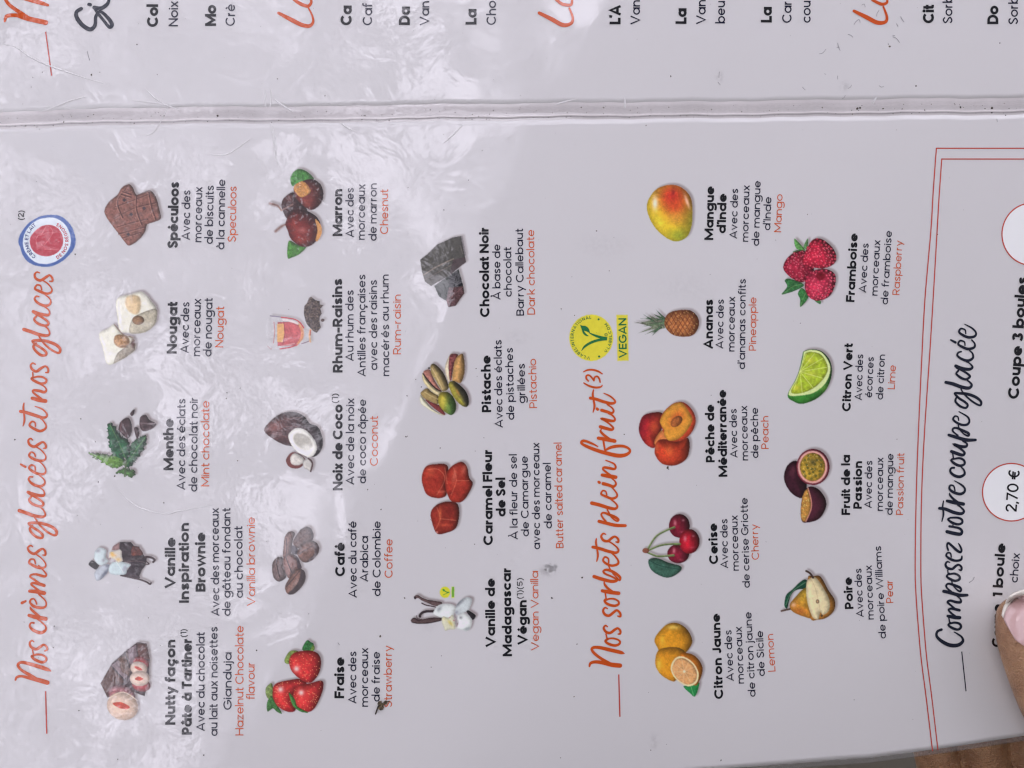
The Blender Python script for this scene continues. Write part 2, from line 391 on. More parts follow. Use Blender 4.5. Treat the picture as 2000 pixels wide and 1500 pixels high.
def set_text(pr, text, p0, p1, cap, wt, natural=False):
    """lay text from p0 to p1 (photograph pixels) on a straight baseline"""
    p0 = np.array(p0, float); p1 = np.array(p1, float); W = WT[wt]; v = cap/70.0
    G = [glyph(c, W) for c in text]; adv = [g[0] for g in G]; tot = sum(adv)
    sb = 5.6-W*0.285
    dvec = p1-p0; Ld = np.linalg.norm(dvec); u = v if natural else Ld/max(tot-2*sb, 1); d = dvec/Ld; up = np.array([d[1], -d[0]])
    x = -sb
    for a, gl in G:
        for pts, cl in gl:
            if isinstance(pts, str):
                c = p0+d*(x+cl[0])*u+up*cl[1]*v; r = cl[2]*v
                tt = np.linspace(0, 2*math.pi, 11)[:-1]; pr.poly(np.stack([c[0]+r*np.cos(tt), c[1]+r*np.sin(tt)], 1), [list(range(10))[::-1]])
                continue
            q = np.array(pts, float)
            pr.ribbon(p0 + np.outer((x+q[:, 0])*u, d) + np.outer(q[:, 1]*v, up), W*v, cl)
        x += a
def arc_text(pr, text, c, rx, ry, a0, a1, cap, wt, flip=False):
    """letters spaced round an ellipse; angles in degrees, photograph axes (y down)"""
    W = WT[wt]; v = cap/70.0; adv = [glyph(ch, W)[0] for ch in text]; tot = sum(adv); x = 0
    for ch, a in zip(text, adv):
        m = x+a/2; x += a
        th = math.radians(a0+(a1-a0)*m/tot); c0 = np.array([c[0]+rx*math.cos(th), c[1]+ry*math.sin(th)])
        t = np.array([-rx*math.sin(th), ry*math.cos(th)])*(1 if a1 > a0 else -1); t /= np.linalg.norm(t)
        up = np.array([t[1], -t[0]])
        for pts, cl in glyph(ch, W)[1]:
            if isinstance(pts, str):
                cc = c0+t*(cl[0]-a/2)*v+up*cl[1]*v; tt = np.linspace(0, 2*math.pi, 9)[:-1]; r = cl[2]*v
                pr.poly(np.stack([cc[0]+r*np.cos(tt), cc[1]+r*np.sin(tt)], 1), [list(range(8))[::-1]]); continue
            q = np.array(pts, float); pr.ribbon(c0+np.outer((q[:, 0]-a/2)*v, t)+np.outer(q[:, 1]*v, up), W*v, cl)

# ---- every printed entry: (flavour, [(text, weight, key, x0, y0, x1, y1)])
def capB(x): return 19.6-(x-340)/1320*2.7
def capR(x): return 16.1-(x-340)/1320*2.0
ENTRIES = [
 ('Speculoos', [('Spéculoos','B','a',1300,545,1311,57),('Avec des','R','a',1390,483,1394,118),('morceaux','R','a',1475,500,1482,93),('de biscuits','R','a',1558,513,1566,83),('à la cannelle','R','a',1643,553,1650,38),('Speculoos','T','a',1727,498,1733,90)]),
 ('Nougat', [('Nougat','B','a',1294,1317,1300,935),('Avec des','R','a',1380,1312,1387,937),('morceaux','R','a',1464,1335,1472,912),('de nougat','R','a',1548,1337,1557,908),('Nougat','T','a',1635,1270,1642,970)]),
 ('Mint', [('Menthe','B','b',1355,715,1355,310),('Avec des éclats','R','b',1446,868,1448,155),('de chocolat noir','R','b',1540,882,1545,140),('Mint chocolate','T','b',1635,840,1635,172)]),
 ('Vanilla brownie', [('Vanille','B','s',341.5,1150,342.5,1050),('Inspiration','B','s',369,1178,368.7,1020.8),('Brownie','B','s',401.3,1156,400.8,1040),('Avec des morceaux','R','s',428.4,1203,427,992),('de gâteau fondant','R','s',450.3,1203,450,992),('au chocolat','R','s',474.6,1168,473.3,1027.5),('Vanilla brownie','T','s',498.4,1183.6,497.5,1010)]),
 ('Nutty', [('Nutty façon','B','c',1222,1200,1222,604),('Pâte à Tartiner','B','c',1337,1268,1337,596),('Avec du chocolat','R','c',1427,1243,1427,553),('au lait aux noisettes','R','c',1517,1277,1517,515),('Gianduja','R','c',1615,1095,1615,692),('Hazelnut Chocolate','T','c',1698,1273,1698,508),('flavour','T','c',1776,1022,1776,760)]),
 ('Chestnut', [('Marron','B','d',562,537,561,230),('Avec des','R','d',636,545,636,222),('morceaux','R','d',708,562,710,198),('de marron','R','d',785,568,786,193),('Chesnut','T','d',860,524,860,232)]),
 ('Rum-raisin', [('Rhum-Raisins','B','s',669,728,668,544),('Au rhum des','R','d',635,1352,635,888),('Antilles françaises','R','s',714,735.6,713.6,536),('avec des raisins','R','s',737,723,736,546.6),('macérés au rhum','R','s',760.4,734.7,759,536),('Rum-raisin','T','d',944,1307,943,917)]),
 ('Dark chocolate', [('Chocolat Noir','B','d',1520,1065,1514,478),('À base de','R','d',1592,952,1590,590),('chocolat','R','d',1665,932,1662,608),('Barry Callebaut','R','d',1745,1055,1738,488),('Dark chocolate','T','d',1817,1048,1811,495)]),
 ('Coconut', [('Noix de Coco','B','e',545,832,545,290),('Avec de la noix','R','e',618,797,618,250),('de coco râpée','R','e',693,788,693,257),('Coconut','T','e',768,677,768,363)]),
 ('Pistachio', [('Pistache','B','s',959.4,805.4,958,694),('Avec des éclats','R','s',982,835.5,979.5,663.6),('de pistaches','R','s',1004.6,820,1001.6,679),('grillées','R','s',1026,787.7,1025,710),('Pistachio','T','s',1049,797,1047,700.5)]),
 ('Caramel', [('Caramel Fleur','B','e',1492,1178,1487,573),('de Sel','B','e',1573,997,1570,750),('À la fleur de sel','R','e',1650,1142,1643,603),('de Camargue','R','e',1720,1122,1712,615),('avec des morceaux','R','e',1790,1203,1785,530),('de caramel','R','e',1865,1072,1857,657),('Butter salted caramel','T','e',1938,1195,1925,530)]),
 ('Coffee', [('Café','B','s',673.6,1125.9,673,1059.6),('Avec du café','R','s',696.8,1167.7,696,1017.7),('Arabica','R','s',719,1136.4,719,1047),('de Colombie','R','s',743.3,1164.6,743.3,1017.7),('Coffee','T','s',766.6,1128.7,766.6,1052.8)]),
 ('Strawberry', [('Fraise','B','f',555,917,556,657),('Avec des','R','f',632,950,632,620),('morceaux','R','f',706,970,706,597),('de fraise','R','f',780,937,780,622),('Strawberry','T','f',857,972,855,583)]),
 ('Vegan vanilla', [('Vanille de','B','f',1507,595,1505,160),('Madagascar','B','f',1613,652,1605,92),('Végan','B','f',1708,580,1705,296),('Vegan Vanilla','T','f',1783,615,1778,113)]),
 ('Mango', [('Mangue','B','g',1118,533,1125,157),('d’Inde','B','g',1205,487,1212,208),('Avec des','R','g',1283,523,1292,173),('morceaux','R','g',1362,545,1372,148),('de mangue','R','g',1438,573,1449,118),('d’Inde','R','g',1516,465,1524,230),('Mango','T','g',1592,478,1602,212)]),
 ('Pineapple', [('Ananas','B','g',1115,1293,1116,945),('Avec des','R','g',1187,1290,1192,945),('morceaux','R','g',1266,1310,1270,925),('d’ananas confits','R','g',1340,1433,1345,802),('Pineapple','T','g',1417,1303,1419,930)]),
 ('Peach', [('Pêche de','B','h',1185,762,1180,338),('Méditerranée','B','h',1278,868,1268,230),('Avec des','R','h',1352,728,1345,368),('morceaux','R','h',1430,748,1422,345),('de pêche','R','h',1505,730,1502,360),('Peach','T','h',1580,663,1578,422)]),
 ('Cherry', [('Cerise','B','s',1402.7,1101.9,1400.5,1022),('Avec des','R','s',1422,1109.9,1420.8,1013.3),('morceaux','R','s',1443.2,1114.7,1440.5,1005.9),('de cerise Griotte','R','s',1464.8,1148,1460,972),('Cherry','T','s',1482.7,1093,1480,1023.5)]),
 ('Lemon', [('Citron Jaune','B','i',1248,1070,1222,443),('Avec des','R','i',1325,938,1307,563),('morceaux','R','i',1400,957,1382,537),('de citron jaune','R','i',1485,1053,1453,430),('de Sicile','R','i',1553,902,1538,568),('Lemon','T','i',1630,868,1613,592)]),
 ('Raspberry', [('Framboise','B','j',633,565,658,60),('Avec des','R','j',718,495,738,133),('morceaux','R','j',802,517,823,108),('de framboise','R','j',878,582,908,40),('Raspberry','T','j',963,512,985,112)]),
 ('Lime', [('Citron Vert','B','j',605,1365,622,865),('Avec des','R','j',687,1283,698,945),('écorces','R','j',762,1263,776,965),('de citron','R','j',842,1278,858,947),('Lime','T','j',928,1202,937,1025)]),
 ('Passion fruit', [('Fruit de la','B','k',547,703,547,300),('Passion','B','k',625,662,627,342),('Avec des','R','k',690,657,695,340),('morceaux','R','k',765,675,768,318),('de mangue','R','k',830,702,836,293),('Passion fruit','T','k',900,702,908,290)]),
 ('Pear', [('Poire','B','k',570,1328,558,1115),('Avec des','R','k',637,1382,622,1057),('morceaux','R','k',705,1398,690,1035),('de poire Williams','R','s',1730.8,1247,1720.8,1066),('Pear','T','k',835,1287,830,1132)]),
]
for flav, lines in ENTRIES:
    for wt, nm, mt, cf in (('B', 'flavour_name', M_BLACK, capB), ('R', 'description', M_NAVY, capR), ('T', 'translation', M_SALMON, capR)):
        pr = Print()
        for (t, w_, k, x0, y0, x1, y1) in lines:
            if w_ != wt: continue
            q = K(k, [(x0, y0), (x1, y1)]); set_text(pr, t, q[0], q[1], cf(q[0][0]), wt)
        if wt == 'B':
            if flav == 'Nutty': set_text(pr, '(1)', K('c', [(1300, 588)])[0], K('c', [(1300, 530)])[0], 11.5, 'Q')
            if flav == 'Coconut': set_text(pr, '(1)', K('e', [(516, 283)])[0], K('e', [(516, 220)])[0], 12, 'Q')
            if flav == 'Vegan vanilla': set_text(pr, '(1)(5)', K('f', [(1680, 290)])[0], K('f', [(1680, 157)])[0], 11, 'Q')
        pr.build(nm, mt, lower, {'B': f'bold black words "{lines[0][0]}"', 'R': f'thin navy lines describing the {flav.lower()} flavour', 'T': f'orange English name "{[l[0] for l in lines if l[1]=="T"][0]}"'}[wt])
# other lettering
pr = Print(); set_text(pr, '(2)', K('P6', [(300, 345)])[0], K('P6', [(312, 130)])[0], 11.5, 'Q'); pr.build('footnote_mark', M_BLACK, lower)
pr = Print(); set_text(pr, 'Coupe 3 boules', (1989.5, 780), (2007, 541), 21.5, 'B'); pr.build('price_line', M_BLACK, lower, 'bold line "Coupe 3 boules"')
pr = Print(); set_text(pr, 'Coupe', (1956.2, 1264), (1956.8, 1180), 19.0, 'B'); set_text(pr, '1 boule', (1957.7, 1166), (1964.3, 1061.6), 19.0, 'B'); pr.build('price_line', M_BLACK, lower, 'bold line "Coupe 1 boule" partly under the thumb')
pr = Print(); set_text(pr, 'choix', (1987.5, 1138.4), (1992, 1080.5), 15.5, 'R'); pr.build('description', M_NAVY, lower, 'thin word "choix"')
# cropped sundae list on the upper panel
TOP = [('Col','B','A',1157,197),('Mo','B','A',1582,190),('Ca','B','B',700,185),('Da','B','B',1127,183),('La','B','B',1615,180),('L’A','B','C',795,178),('La','B','C',1278,175),('La','B','D',28,165),('Cit','B','D',1215,170),('Do','B','D',1687,177),
       ('Noix','R','A',1303,193),('Crè','R','A',1720,190),('Caf','R','B',850,185),('Van','R','B',1268,187),('Cho','R','B',1757,183),('Van','R','C',937,180),('Van','R','C',1418,178),('beu','R','C',1560,172),('Car','R','D',172,167),('cou','R','D',312,167),('Sorb','R','D',1350,173),('Sorb','R','D',1830,180)]
for t, w_, k, x, y in TOP:
    pr = Print(); q = K(k, [(x, y)])[0]; set_text(pr, t, q, q+np.array([0.3, -60]), 21.5 if w_ == 'B' else 18.3, w_, natural=True)
    pr.build('sundae_name' if w_ == 'B' else 'description', M_BLACK if w_ == 'B' else M_NAVY, upper, f'cropped letters "{t}"')

# ---- brush-lettered headings: centre lines with pressure
def brush(groups, name, mat, parent, label, wmul=1.2):
    pr = Print(9e-5)
    for key, strokes in groups:
        for st in strokes:
            q = K(key, [(st[i], st[i+1], st[i+2]) for i in range(0, len(st), 3)])
            c = catmull(q, 6); pr.ribbon(c, np.maximum(c[:, 2], .6)*wmul, cap=True)
    return pr.build(name, mat, parent, label)
H1 = [('Z1', [
 [125,1300,18,145,1265,26,200,1255,26,290,1275,34,400,1300,46,515,1333,46],[420,1310,30,300,1240,34,200,1180,28,155,1120,28,200,1085,30,300,1105,36,420,1140,40,510,1170,38,560,1193,8],
 [345,1000,20,325,1015,26,370,1055,30,450,1085,28,495,1065,26,500,1030,22,450,995,22,380,990,22,335,1010,20],[345,990,16,335,940,16],
 [350,835,14,325,820,18,300,850,22,320,900,28,380,925,30,430,895,30,470,870,22,505,895,24,512,930,24,485,945,16],
 [350,605,20,315,605,18,300,645,22,340,690,30,430,725,34,490,695,26,495,650,18,450,600,18,400,560,18],
 [292,512,34,380,535,42,495,555,42],[440,540,20,380,495,28,320,440,26,305,412,12],
 [385,375,16,375,345,16,350,310,16,315,320,20,305,355,22,350,400,30,440,420,28,495,400,20,495,340,16,450,290,16,410,255,16],[205,360,30,250,338,22],
 [300,215,34,400,225,42,475,240,42],[430,225,24,360,170,22,320,135,22,340,115,24,420,130,34,475,148,34],[440,135,22,360,80,22,310,45,22,315,20,20,370,10,24,450,30,28,490,35,24,500,5,18,450,-55,16,410,-95,16]]),
 ('Z2', [[385,1310,16,370,1260,18,325,1255,20,305,1295,24,350,1330,30,440,1365,30,505,1355,22,515,1310,16,460,1240,16,400,1195,16],
 [350,1095,14,325,1080,18,290,1105,22,310,1155,28,370,1185,30,430,1145,30,475,1120,22,510,1155,24,510,1200,22,480,1200,14],
 [345,825,20,315,865,26,340,920,28,410,975,30,470,980,26,475,940,28,420,890,28,340,840,28,300,795,24,380,790,32,480,800,32,590,840,34,650,890,32,650,940,28,610,945,24,530,900,24,450,830,22,400,760,18,370,715,16],
 [180,635,38,270,665,38,370,700,36,470,715,30,510,690,22,490,630,18,430,580,18],
 [330,460,24,305,500,24,350,550,30,440,580,28,485,560,26,470,520,26,400,470,26,330,430,28,295,405,30],[290,400,34,380,430,34,470,445,32,500,425,22,490,380,16,440,340,16],
 [350,205,18,315,205,20,300,240,22,350,295,30,440,325,30,500,295,24,495,240,16,430,180,16],
 [385,120,16,375,70,18,330,55,20,305,95,24,360,140,30,440,170,28,505,160,24,515,110,16,480,50,16,430,5,16],[200,45,22,258,78,26]]),
 ('Z3', [[385,1250,16,370,1210,18,330,1195,20,305,1235,24,350,1275,30,440,1305,30,505,1290,22,515,1240,16,460,1170,16,400,1130,16],
 [350,1040,14,325,1020,18,295,1045,22,310,1095,28,370,1125,30,430,1090,30,480,1065,22,515,1100,24,515,1140,24,485,1145,14],
 [385,865,16,380,820,18,340,805,20,310,850,24,350,885,30,440,925,30,510,895,24,520,850,18,480,790,16,450,765,16],
 [195,675,34,270,690,34,380,725,36,480,755,30,530,735,24,520,690,20,460,640,18,380,610,10],[240,570,14,232,620,22,240,700,20,245,790,22,228,860,12],
 [345,507,36,430,530,44,515,543,42],[470,520,22,400,470,24,355,430,22,365,405,24,440,415,32,500,430,30,525,400,20,500,360,16,450,330,16],
 [355,235,18,335,260,22,380,290,30,450,320,28,510,310,26,525,275,24,480,240,22,410,232,22,350,250,18],[355,235,14,350,180,14],
 [385,75,14,350,60,18,325,90,22,345,140,28,400,165,30,450,130,30,510,100,22,545,130,24,545,175,22,515,180,14]]),
 ('Z4', [[395,1110,20,360,1150,26,385,1205,28,455,1262,30,515,1262,26,520,1225,28,465,1175,28,385,1125,28,348,1080,24,425,1075,32,525,1085,32,635,1125,34,695,1175,32,695,1225,28,655,1230,24,575,1185,24,495,1115,22,445,1045,18,420,1000,16],
 [238,935,38,325,963,38,425,998,36,525,1013,30,565,988,22,545,928,18,485,878,18],
 [395,768,24,370,808,24,415,858,30,505,888,28,550,868,26,535,828,26,465,778,26,395,738,28,360,713,30],[357,708,34,445,738,34,535,753,32,565,733,22,555,688,16,505,648,16],
 [428,517,18,393,515,20,375,550,22,428,605,30,518,635,30,575,605,24,572,550,16,508,490,16],
 [465,430,16,450,380,18,405,370,20,380,415,24,430,445,30,520,480,30,580,465,22,595,420,16,540,350,16,475,310,16],[440,215,14,405,205,18,375,235,22,390,285,28,450,310,30,520,270,30,565,245,22,600,280,24,600,320,22,565,320,14]]),
 ]
brush(H1, 'heading', M_ORANGE, lower, 'brush lettering "Nos crèmes glacées et nos glaces"')
H2 = [('Y5', [
 [195,1385,18,210,1345,28,270,1330,34,360,1340,40,470,1365,46,568,1375,46],[440,1345,30,340,1290,30,260,1230,30,225,1180,28,245,1155,30,320,1155,34,430,1180,38,540,1205,38,590,1218,34,622,1228,8],
 [420,1045,18,390,1075,24,430,1110,28,510,1130,28,565,1105,24,560,1070,20,500,1045,20,440,1045,18,405,1065,18],[410,1045,16,398,990,16],
 [415,900,14,390,885,18,370,920,24,400,965,28,450,975,28,500,940,28,540,920,24,572,950,24,570,985,22,545,990,14],
 [415,680,14,385,668,18,362,705,24,385,750,28,435,765,28,490,725,28,530,700,24,570,735,24,572,775,22,540,770,14],
 [400,560,18,380,585,24,420,625,28,500,645,28,550,625,24,548,590,20,500,562,20,440,560,20,395,578,18],[400,560,16,388,490,16],
 [352,462,34,450,480,40,552,492,38],[500,485,22,430,440,26,385,390,24,375,355,14],
 [252,288,36,350,320,36,450,345,34,510,345,30,530,325,24,470,290,20,390,255,22,365,225,22,400,205,26,460,220,30,530,260,30,570,300,26,560,335,18,520,290,14,480,250,14],[455,210,14,430,160,14],
 [430,120,16,425,70,18,385,50,20,362,90,22,400,130,26,470,155,26,540,135,26,545,90,20,500,30,18,450,-10,16]]),
 ('Y6', [[258,1285,34,350,1305,36,460,1340,36,560,1360,32,600,1335,24,580,1290,20,520,1240,18,450,1200,16],[305,1175,16,300,1230,24,315,1310,22,325,1400,24,310,1475,14],
 [430,1115,14,395,1105,20,370,1145,26,400,1195,30,460,1205,30,510,1165,30,555,1145,24,595,1180,26,595,1220,24,565,1215,14],
 [342,942,38,430,965,38,560,995,38,690,1000,34],[430,940,22,390,895,22,372,850,22,400,828,24,470,850,30,560,890,34,598,920,28,580,940,22,530,910,18,490,860,20,450,785,16],
 [245,700,42,350,725,40,460,760,38,550,775,32,585,745,24,560,700,20,500,650,18],
 [445,595,16,430,545,18,390,535,20,370,580,24,430,610,28,510,640,30,570,620,26,580,580,20,540,520,18,500,480,16],
 [395,440,38,470,460,36,530,480,32,565,450,24,555,410,18,510,370,16],[335,418,30,346,426,34],
 [382,325,36,470,340,46,562,355,42],[510,340,24,440,290,24,395,250,24,410,225,28,480,235,32,545,245,28,562,215,24,530,170,20,430,130,14]]),
 ('Y7', [[375,1280,16,300,1240,28,200,1200,34,140,1195,36,125,1230,34,200,1275,40,350,1335,46,500,1380,50,680,1420,52,800,1410,46,870,1360,34,850,1310,32,770,1275,36,660,1275,40,560,1300,36,490,1340,26],[485,1330,24,460,1180,28],
 [385,1150,44,500,1170,50,635,1195,50],[560,1165,30,480,1110,34,420,1050,30,430,1015,16],
 [415,975,44,500,1000,44,590,1020,36,610,985,28,540,920,24,470,870,30,440,852,36,530,875,40,620,885,34,640,850,24,600,800,24,540,770,22],
 [435,720,40,520,745,38,590,765,32,620,730,26,590,680,22,520,630,20],[362,696,36,374,708,38],
 [260,532,40,350,550,40,470,590,40,580,615,38,640,600,30,630,560,24,560,500,22,470,460,14],[310,405,16,298,480,28,312,570,28,325,660,28,303,750,14],
 [160,300,18,240,345,26,340,370,28,420,360,22,445,335,14],[230,270,22,198,230,24,205,185,24,250,185,24,300,240,24,315,265,22],[315,265,22,330,210,24,370,200,24,400,240,24,412,290,18],
 [155,128,14,220,100,24,300,98,26,380,120,26,445,160,16]])]
brush(H2, 'heading', M_ORANGE, lower, 'brush lettering "Nos sorbets plein fruit (3)"')
H3 = [('W1', [
 [180,1185,28,130,1210,26,122,1265,28,180,1325,36,280,1375,40,380,1375,38,440,1330,30,430,1280,22,380,1240,18,335,1215,12],
 [290,1100,20,265,1130,22,310,1165,28,380,1185,26,418,1155,26,400,1115,26,340,1100,24,275,1115,20],[280,1100,16,270,1040,16],
 [258,1020,30,330,1035,38,402,1040,36],[360,1030,22,300,985,22,268,945,22,300,930,24,360,940,30,400,949,28],[350,935,20,290,885,22,255,850,24,290,832,26,360,850,28,415,850,26,410,810,18,370,775,16],
 [208,718,34,290,735,36,400,765,36,495,765,28],[300,720,18,250,680,20,240,645,22,270,625,22,340,645,28,400,670,28,420,695,22,405,720,22,360,690,16,320,640,16,305,590,14],
 [275,500,20,245,535,22,290,570,28,350,590,26,400,570,26,395,530,24,340,502,24,265,512,20],[262,510,14,258,460,14],
 [280,365,14,250,358,20,230,390,24,250,430,28,310,445,28,360,405,26,395,395,22,425,425,24,420,460,22,395,455,14],
 [300,300,16,290,255,18,255,250,20,240,285,22,290,325,28,360,345,26,420,330,24,430,290,16],
 [262,215,20,248,160,20,265,130,24,310,165,26,370,220,28,410,240,26,425,215,22,410,170,20,388,135,12]]),
 ('W2', [[248,1365,36,330,1385,38,410,1395,34,430,1360,28,400,1325,26,340,1310,24,278,1300,26],[320,1300,14,322,1260,14],
 [290,1195,20,262,1215,22,310,1255,28,380,1275,26,430,1260,24,430,1220,24,380,1195,24,290,1195,20],
 [155,1080,30,230,1090,34,330,1130,36,420,1145,32,455,1115,24,420,1070,20,380,1040,18],[205,990,12,195,1060,18,205,1150,20,185,1240,12],
 [250,990,30,340,1010,40,448,1028,36],[400,1020,24,330,970,26,285,920,22,280,895,12],
 [345,865,16,330,810,18,290,800,20,278,840,24,320,880,30,400,905,30,455,885,26,465,840,22,420,790,20,340,745,10],
 [335,585,22,300,590,22,288,630,24,330,675,30,400,695,32,460,665,26,455,615,20,420,575,16],
 [330,470,18,300,495,22,350,540,30,410,560,28,460,540,24,455,495,24,400,468,24,320,480,18],[325,460,16,315,400,16],
 [303,385,32,380,415,36,440,430,30,462,400,24,410,350,24,335,300,28,410,325,34,480,325,28,490,290,20,440,260,16],
 [270,185,30,370,215,36,480,245,38,596,245,28],[380,190,18,320,140,20,325,105,22,370,100,24,440,130,28,510,165,28,505,195,22,450,170,16,400,110,16,385,60,14]]),
 ('W3', [[425,1370,16,415,1325,18,375,1315,20,352,1355,24,390,1395,28,470,1430,28,540,1425,28,568,1380,24,540,1320,22,430,1255,12],
 [405,1055,20,385,1090,24,390,1130,26,450,1185,28,520,1205,26,545,1165,26,500,1120,28,430,1075,28,375,1012,26,440,1010,30,540,1020,34,650,1060,34,722,1120,28,712,1170,24,640,1140,24,560,1080,22,490,1010,20,455,950,16],
 [255,865,36,350,885,40,460,925,40,560,940,36,600,900,26,570,860,22,530,830,18],
 [420,710,24,395,750,24,450,800,30,520,825,28,575,790,26,550,755,26,480,710,26,400,670,26],[388,647,38,470,680,40,570,690,34,610,660,24,570,610,18,530,590,16],
 [460,455,20,420,470,22,410,510,24,470,555,30,550,575,32,615,540,26,610,480,20,570,440,16],
 [510,370,16,500,325,18,445,310,22,420,355,24,470,390,30,550,420,32,630,400,28,640,350,20,600,300,18],[320,300,20,382,332,30],
 [520,215,16,510,165,18,455,150,22,432,195,26,480,235,30,560,265,32,640,250,28,655,200,22,600,140,20,505,90,10]])]
brush(H3, 'heading', M_HEADNAVY, lower, 'dark brush lettering "Composez votre coupe glacée"')
brush([('A', [[35,155,14,50,118,22,120,112,24,200,135,30,335,165,30],[235,148,22,160,100,24,80,45,22,45,5,20,40,-30,18,90,-40,20,190,-10,26,290,18,26,350,38,16]])], 'heading', M_ORANGE, upper, 'cropped orange brush capital in the corner')
brush([('A', [[595,63,22,560,88,22,563,130,26,605,185,26,660,215,26,695,185,22,702,120,20,735,85,18,790,130,22,820,178,24,800,198,20,755,145,18,715,95,18,690,58,16],[690,55,24,740,60,24,785,30,22,800,-10,16],[650,32,20,660,34,22]])], 'heading', M_HEADNAVY, upper, 'cropped dark brush letters "Si"')
for k, st in (('B', [[165,95,18,250,140,26,330,180,26,390,190,22,418,160,16,410,110,12,385,60,10],[275,-5,16,320,25,22,380,45,20,405,15,16,395,-15,14]]),
              ('C', [[200,95,20,290,140,26,370,182,26,430,172,20,445,130,16,420,60,12],[320,-5,16,370,30,20,430,35,18,440,0,14]]),
              ('D', [[630,80,18,720,125,26,800,165,26,860,160,20,870,120,16,845,50,12],[765,0,16,830,30,20,870,20,16,872,-10,12]])):
    brush([(k, st)], 'heading', M_ORANGE, upper, {'B': 'first', 'C': 'second', 'D': 'third'}[k]+' cropped orange "Le", counted from the left edge')
def rule(pts, w, mat, parent, nm='rule', label=None):
    pr = Print(); pr.ribbon(catmull(np.array(pts, float), 5) if len(pts) > 2 else np.array(pts, float), w); return pr.build(nm, mat, parent, label)
rule([(89.1, 62.0), (100.8, 148)], 2.4, M_RED, upper); rule([(89, 1350), (91.3, 1433)], 2.6, M_RED, lower)
rule([(1208.5, 1317.3), (1210.7, 1400)], 2.6, M_RED, lower); rule([(1878.4, 1272.6), (1886.8, 1350.2)], 2.2, M_NAVY, lower)
fo_ = [(1829, 290), (1823, 370), (1819, 440), (1812, 520), (1805.5, 600), (1799.5, 720), (1794, 840), (1789.5, 970), (1787.5, 1100), (1789, 1160), (1794.5, 1235), (1799.5, 1290), (1808, 1355), (1821.5, 1467)]
fi_ = [(1839.5, 310), (1834.5, 380), (1831, 440), (1824, 560), (1816, 690), (1806, 840), (1800, 970), (1798.5, 1100), (1800, 1160), (1805.5, 1235), (1810.5, 1290), (1819, 1355), (1832, 1465)]
for a, y in ((fo_, 289.6), (fi_, 310.6)):
    pr = Print(); pr.ribbon(catmull(np.array(a), 5), 2.2); pr.ribbon(np.array([[xx, y+0*xx] for xx in np.arange(a[0][0]-1.1, 2250, 40)]), 2.2)
    pr.build('frame_line', M_RED, lower, 'thin red line of the double frame around the price box')
# ------------------------------------------------------------------ printed pictures, painted as inked patches on the sheet
_rng = np.random.RandomState(11); _tab = _rng.rand(256, 256)
def vnoise(x, y):
    xi = np.floor(x).astype(int); yi = np.floor(y).astype(int); fx = x-xi; fy = y-yi
    fx = fx*fx*(3-2*fx); fy = fy*fy*(3-2*fy); g = lambda a, b: _tab[a & 255, b & 255]
    return (g(xi, yi)*(1-fx)+g(xi+1, yi)*fx)*(1-fy)+(g(xi, yi+1)*(1-fx)+g(xi+1, yi+1)*fx)*fy
def fbm(x, y, s, o=3):
    r = 0; a = .5; t = 0
    for k in range(o): r = r+a*vnoise(x/s*2**k+17*k, y/s*2**k+9*k); t += a; a *= .55
    return r/t
def blur(a, n):
    for _ in range(3):
        for ax in (0, 1):
            c = a.copy()
            for q in range(1, n+1): c = c+np.roll(a, q, ax)+np.roll(a, -q, ax)
            a = c/(2*n+1)
    return a
